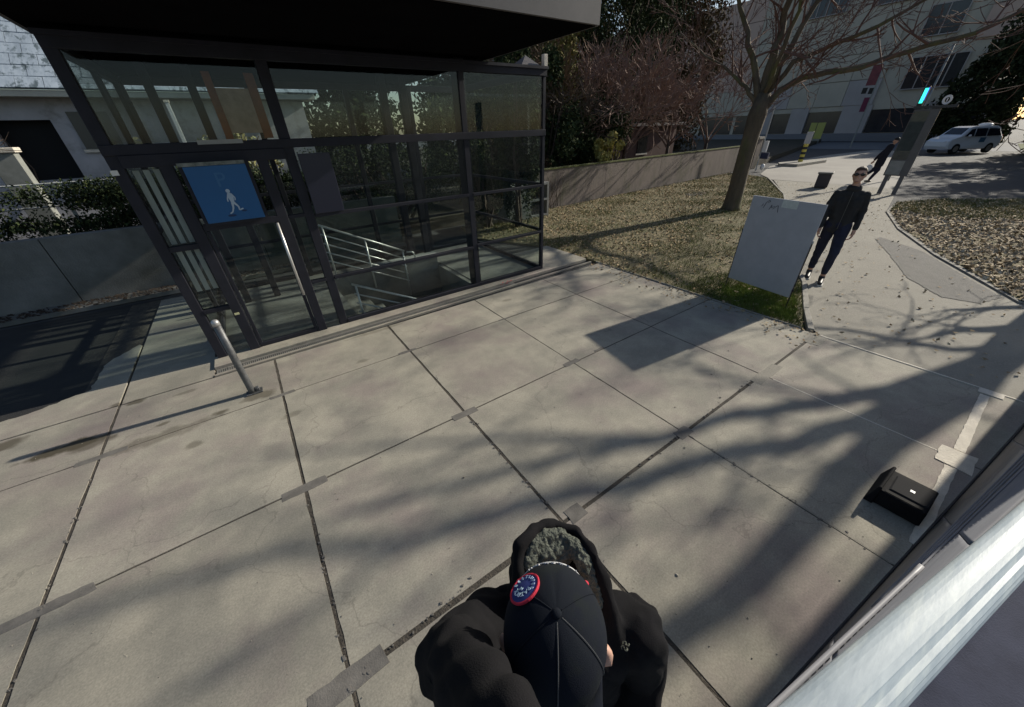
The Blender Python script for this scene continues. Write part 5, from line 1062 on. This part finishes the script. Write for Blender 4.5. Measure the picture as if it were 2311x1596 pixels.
jc = [[(W(-.01, -.06, 1.34), .115), (W(0, -.05, 1.1), .12), (W(0, -.04, .88), .13)], [(W(-.01, .06, 1.34), .115), (W(0, .05, 1.1), .12), (W(0, .04, .88), .13)],
      [(W(-.02, -.17, 1.39), .075), (W(-.02, .0, 1.40), .09), (W(-.02, .17, 1.385), .075)],
      [(p+Vector((0, 0, -.012)), .017) for p in RIM], [(p+Vector((0, 0, -.045))+(p-W(-.02, -.02, 1.5))*-.08, .028) for p in RIM], [(p+Vector((0, 0, -.10))+(p-W(-.02, -.02, 1.5))*-.15, .042) for p in RIM[:9]],
      [(sh_r, .078), (sh_r.lerp(el_r, .5), .072), (el_r, .070), (el_r.lerp(wr_r, .55), .058), (wr_r, .040)],
      [(sh_l, .076), (sh_l.lerp(el_l, .5)+S_*.01, .07), (el_l+S_*.01, .068), (wr_l, .052)]]
hj = blob('hooded_top', jc, [(W(0.0, 0, 1.43), (.10, .10, .06))], HOOD, ph, 0.008, 3, wrinkle=wr2)
# sherpa lining lying inside the open hood
LP = [Vector(p)-O for p in [(0.265, 0.354, 1.545), (0.294, 0.373, 1.56), (0.334, 0.375, 1.56), (0.37, 0.358, 1.555), (0.379, 0.32, 1.56), (0.373, 0.28, 1.56), (0.366, 0.242, 1.54), (0.314, 0.35, 1.54), (0.352, 0.329, 1.54), (0.358, 0.212, 1.51)]]
blob('hood_lining', [[(LP[0], .020), (LP[1], .022), (LP[2], .022)], [(LP[2]+Vector((0, 0, .004)), .020), (LP[3]+Vector((0, 0, .006)), .018), (LP[8], .020)], [(LP[3], .016), (LP[4], .020), (LP[5], .022), (LP[6], .020), (LP[9], .018)], [(LP[7], .030), (LP[8], .030)], [(LP[0]+Vector((0, 0, -.02)), .03), (LP[7]+Vector((-.02, -.02, -.02)), .035)]], [], SHER, ph, 0.004, 1, noise=0.011, nscale=0.010)
# cap
cp = hc+Vector((0, 0, .035)); tiltax = S_.normalized(); RT = Matrix.Rotation(R(6), 3, tiltax)   # bowed forward
def capp(th_, ph_, k=1.0):
    # th_: polar from button, ph_: azimuth (0 = front)
    x = math.sin(th_)*math.cos(ph_)*.104*k; y = math.sin(th_)*math.sin(ph_)*.089*k; z = math.cos(th_)*.098*k*(1.0 if th_ < 1.2 else 1.0)
    seam = 0.0
    v = F_*x+S_*y+Vector((0, 0, z)); return cp+RT @ v
cm = MB(); NU2, NV2 = 72, 22; V = []; Fc = []
for j in range(NV2+1):
    th_ = R(98)*j/NV2
    for i in range(NU2):
        a = 2*math.pi*i/NU2; sd_ = abs(((a/(math.pi/3))+.5) % 1-.5); k = 1.0-0.010*math.exp(-(sd_*8)**2)*min(1, j/5)
        V.append(capp(th_, a, k))
for j in range(NV2):
    for i in range(NU2):
        a = 2*math.pi*(i+.5)/NU2
        if abs(a-math.pi) < R(38) and R(98)*j/NV2 > R(66)+R(26)*(abs(a-math.pi)/R(38))**2: continue
        Fc.append((j*NU2+i, (j+1)*NU2+i, (j+1)*NU2+(i+1) % NU2, j*NU2+(i+1) % NU2))
cm.add(V, Fc); capo = cm.build('cap', CAPM, ph, smooth=True)
MB().ell(capp(0.0, 0, 1.01), (.008, .008, .005)).build('cap_button', CAPM, capo, smooth=True)
ST = mat('seam_thread', (0.05, 0.052, 0.056), rough=0.9)
for a in (0, math.pi/3, -math.pi/3, 2*math.pi/3, -2*math.pi/3):
    mp_ = ST if a in (0, -math.pi/3, math.pi/3) else CAPM
    MB().path([capp(R(6+88*i/16), a, .997) for i in range(17)], 0.0013, n=5).build('seam', mp_ if a in (0, math.pi/3) else CAPM, capo)
# brim
V = []; nb = 25
for i in range(nb):
    a = R(-62+124*i/(nb-1)); e = capp(R(97), a, 1.0)
    ext = 0.085*math.cos(a*0.95)**0.8 if abs(a) < R(62) else 0
    for k in range(5):
        q = e+(RT @ (F_*(ext*k/4)))+Vector((0, 0, -0.012*(k/4)**2-0.020*abs(math.sin(a))**2*k/4)); V.append(q)
Fc = [(i*5+k, i*5+k+1, (i+1)*5+k+1, (i+1)*5+k) for i in range(nb-1) for k in range(4)]
br_ = MB().add(V, Fc).build('brim', CAPM, capo, smooth=True)
md = br_.modifiers.new('t', 'SOLIDIFY'); md.thickness = 0.004
# back opening strap with raised white script
THR = mat('white_thread', (0.62, 0.62, 0.62), (0.5, 0.5, 0.52), scale=60, rough=0.8); REDT = mat('red_thread', (0.55, 0.02, 0.05), rough=0.8)
txt = 'authentic'
arch = []
for i in range(len(txt)):
    u = -0.0+(i-(len(txt)-1)/2)/((len(txt)-1)/2); a = math.pi-u*R(40); th_ = R(62)+R(24)*u*u
    p0 = capp(th_, a, 1.012); pr = capp(th_+R(24)*(2*(u+.05)*.05), a-R(2), 1.012)-p0
    pout = (p0-cp).normalized(); xd = (capp(th_, a-R(3), 1.012)-p0); yd = pout.cross(xd)
    text('script_letter', txt[i], 0.021, THR, capo, frame3(p0, -xd, -yd), 0.0012)
MB().path([capp(R(62)+R(24)*(u/10)**2+R(5), math.pi-u/10*R(42), 1.008) for u in range(-10, 11)], 0.0016, n=5).build('strap_trim', THR, capo)
for u in (-1.08, 1.05):
    MB().ell(capp(R(62)+R(24)*u*u, math.pi-u*R(42), 1.01), (.006, .006, .004)).build('red_stitch', REDT, capo)
# round patch
pa_th, pa_ph = R(44), R(-124)
pc = capp(pa_th, pa_ph, 1.018); nrm = (pc-cp).normalized(); xd = nrm.cross(Vector((0, 0, 1))).normalized(); yd = nrm.cross(xd)
def disc(r, h, n=32):
    r = r*.80
    return [pc+xd*r*math.cos(2*math.pi*i/n)+yd*r*math.sin(2*math.pi*i/n)-nrm*(r*r*4.3)+nrm*h for i in range(n)]
D0 = disc(.036, .0); D1 = disc(.033, .003); D2 = disc(.0, .003)
MB().add(D0+D1+[pc+nrm*.003], [(i, (i+1) % 32, 32+(i+1) % 32, 32+i) for i in range(32)]).build('patch_rim', REDT, capo)
MB().add(disc(.0335, .0028)+disc(.02, .0035)+[pc+nrm*.0035], [(i, (i+1) % 32, 32+(i+1) % 32, 32+i) for i in range(32)]+[(32+i, 32+(i+1) % 32, 64) for i in range(32)]).build('patch', mat('patch_blue', (0.02, 0.03, 0.16), (0.03, 0.05, 0.2), scale=90, rough=0.8), capo, smooth=True)
MB().path(disc(.0345, .0025)+[disc(.0345, .0025)[0]], 0.0022, n=6).build('patch_ring', REDT, capo)
PT = mat('patch_thread', (0.45, 0.55, 0.75), (0.4, 0.6, 0.65), scale=60, rough=0.8)
def ptxt(s, a0, step, rad, size):
    for i, c_ in enumerate(s):
        a = a0+step*(i-(len(s)-1)/2); p = pc+xd*rad*math.cos(a)+yd*rad*math.sin(a)-nrm*(rad*rad*4.3)+nrm*.0045
        rd = (xd*math.cos(a)+yd*math.sin(a)); tg = (yd*math.cos(a)-xd*math.sin(a))
        text('patch_letter', c_, size, PT, capo, frame3(p, tg*(-1), rd), 0.0004) if False else text('patch_letter', c_, size, PT, capo, frame3(p, -tg, rd), 0.0004)
ptxt('PATROL', R(200), R(-27), .0145, .0115); ptxt('BEST', R(60), R(-24), .0195, .009); ptxt('SUPER', R(-40), R(-22), .0195, .0085); ptxt('NR', R(170), R(-30), .005, .0075)
# brim lettering
for i, c_ in enumerate('SUPER'):
    a = R(-30+12*i); p = capp(R(86), a, 1.02); xd2 = capp(R(86), a+R(3), 1.02)-p; out_ = (p-cp).normalized()
    text('cap_letter', c_, 0.024, THR, capo, frame3(p, xd2, out_.cross(xd2)), 0.001)
# small chest emblem on the left shoulder front
ce = hj; e0 = W(.10, .165, 1.40)
text('chest_emblem', 'S5', 0.021, SHER, ph, frame3(Vector((0.362, 0.127, 1.452))-O, (S_*0.5-F_*.8), (S_*.8+F_*.3+Vector((0, 0, .3)))), 0.002)
# trousers and shoes of the photographer
blob('trousers', [[(W(0, -.09, .9), .12), (W(.02, -.1, .52), .088), (W(0, -.1, .12), .068)], [(W(0, .09, .9), .12), (W(.03, .12, .52), .088), (W(.03, .13, .12), .068)]], [], JEAN, ph, 0.012, 3)
for s in (-.1, .13): blob('shoe', [[(W(-.03, s, .06), .05), (W(.15, s, .045), .042)]], [], SHOE, ph, 0.01, 2)
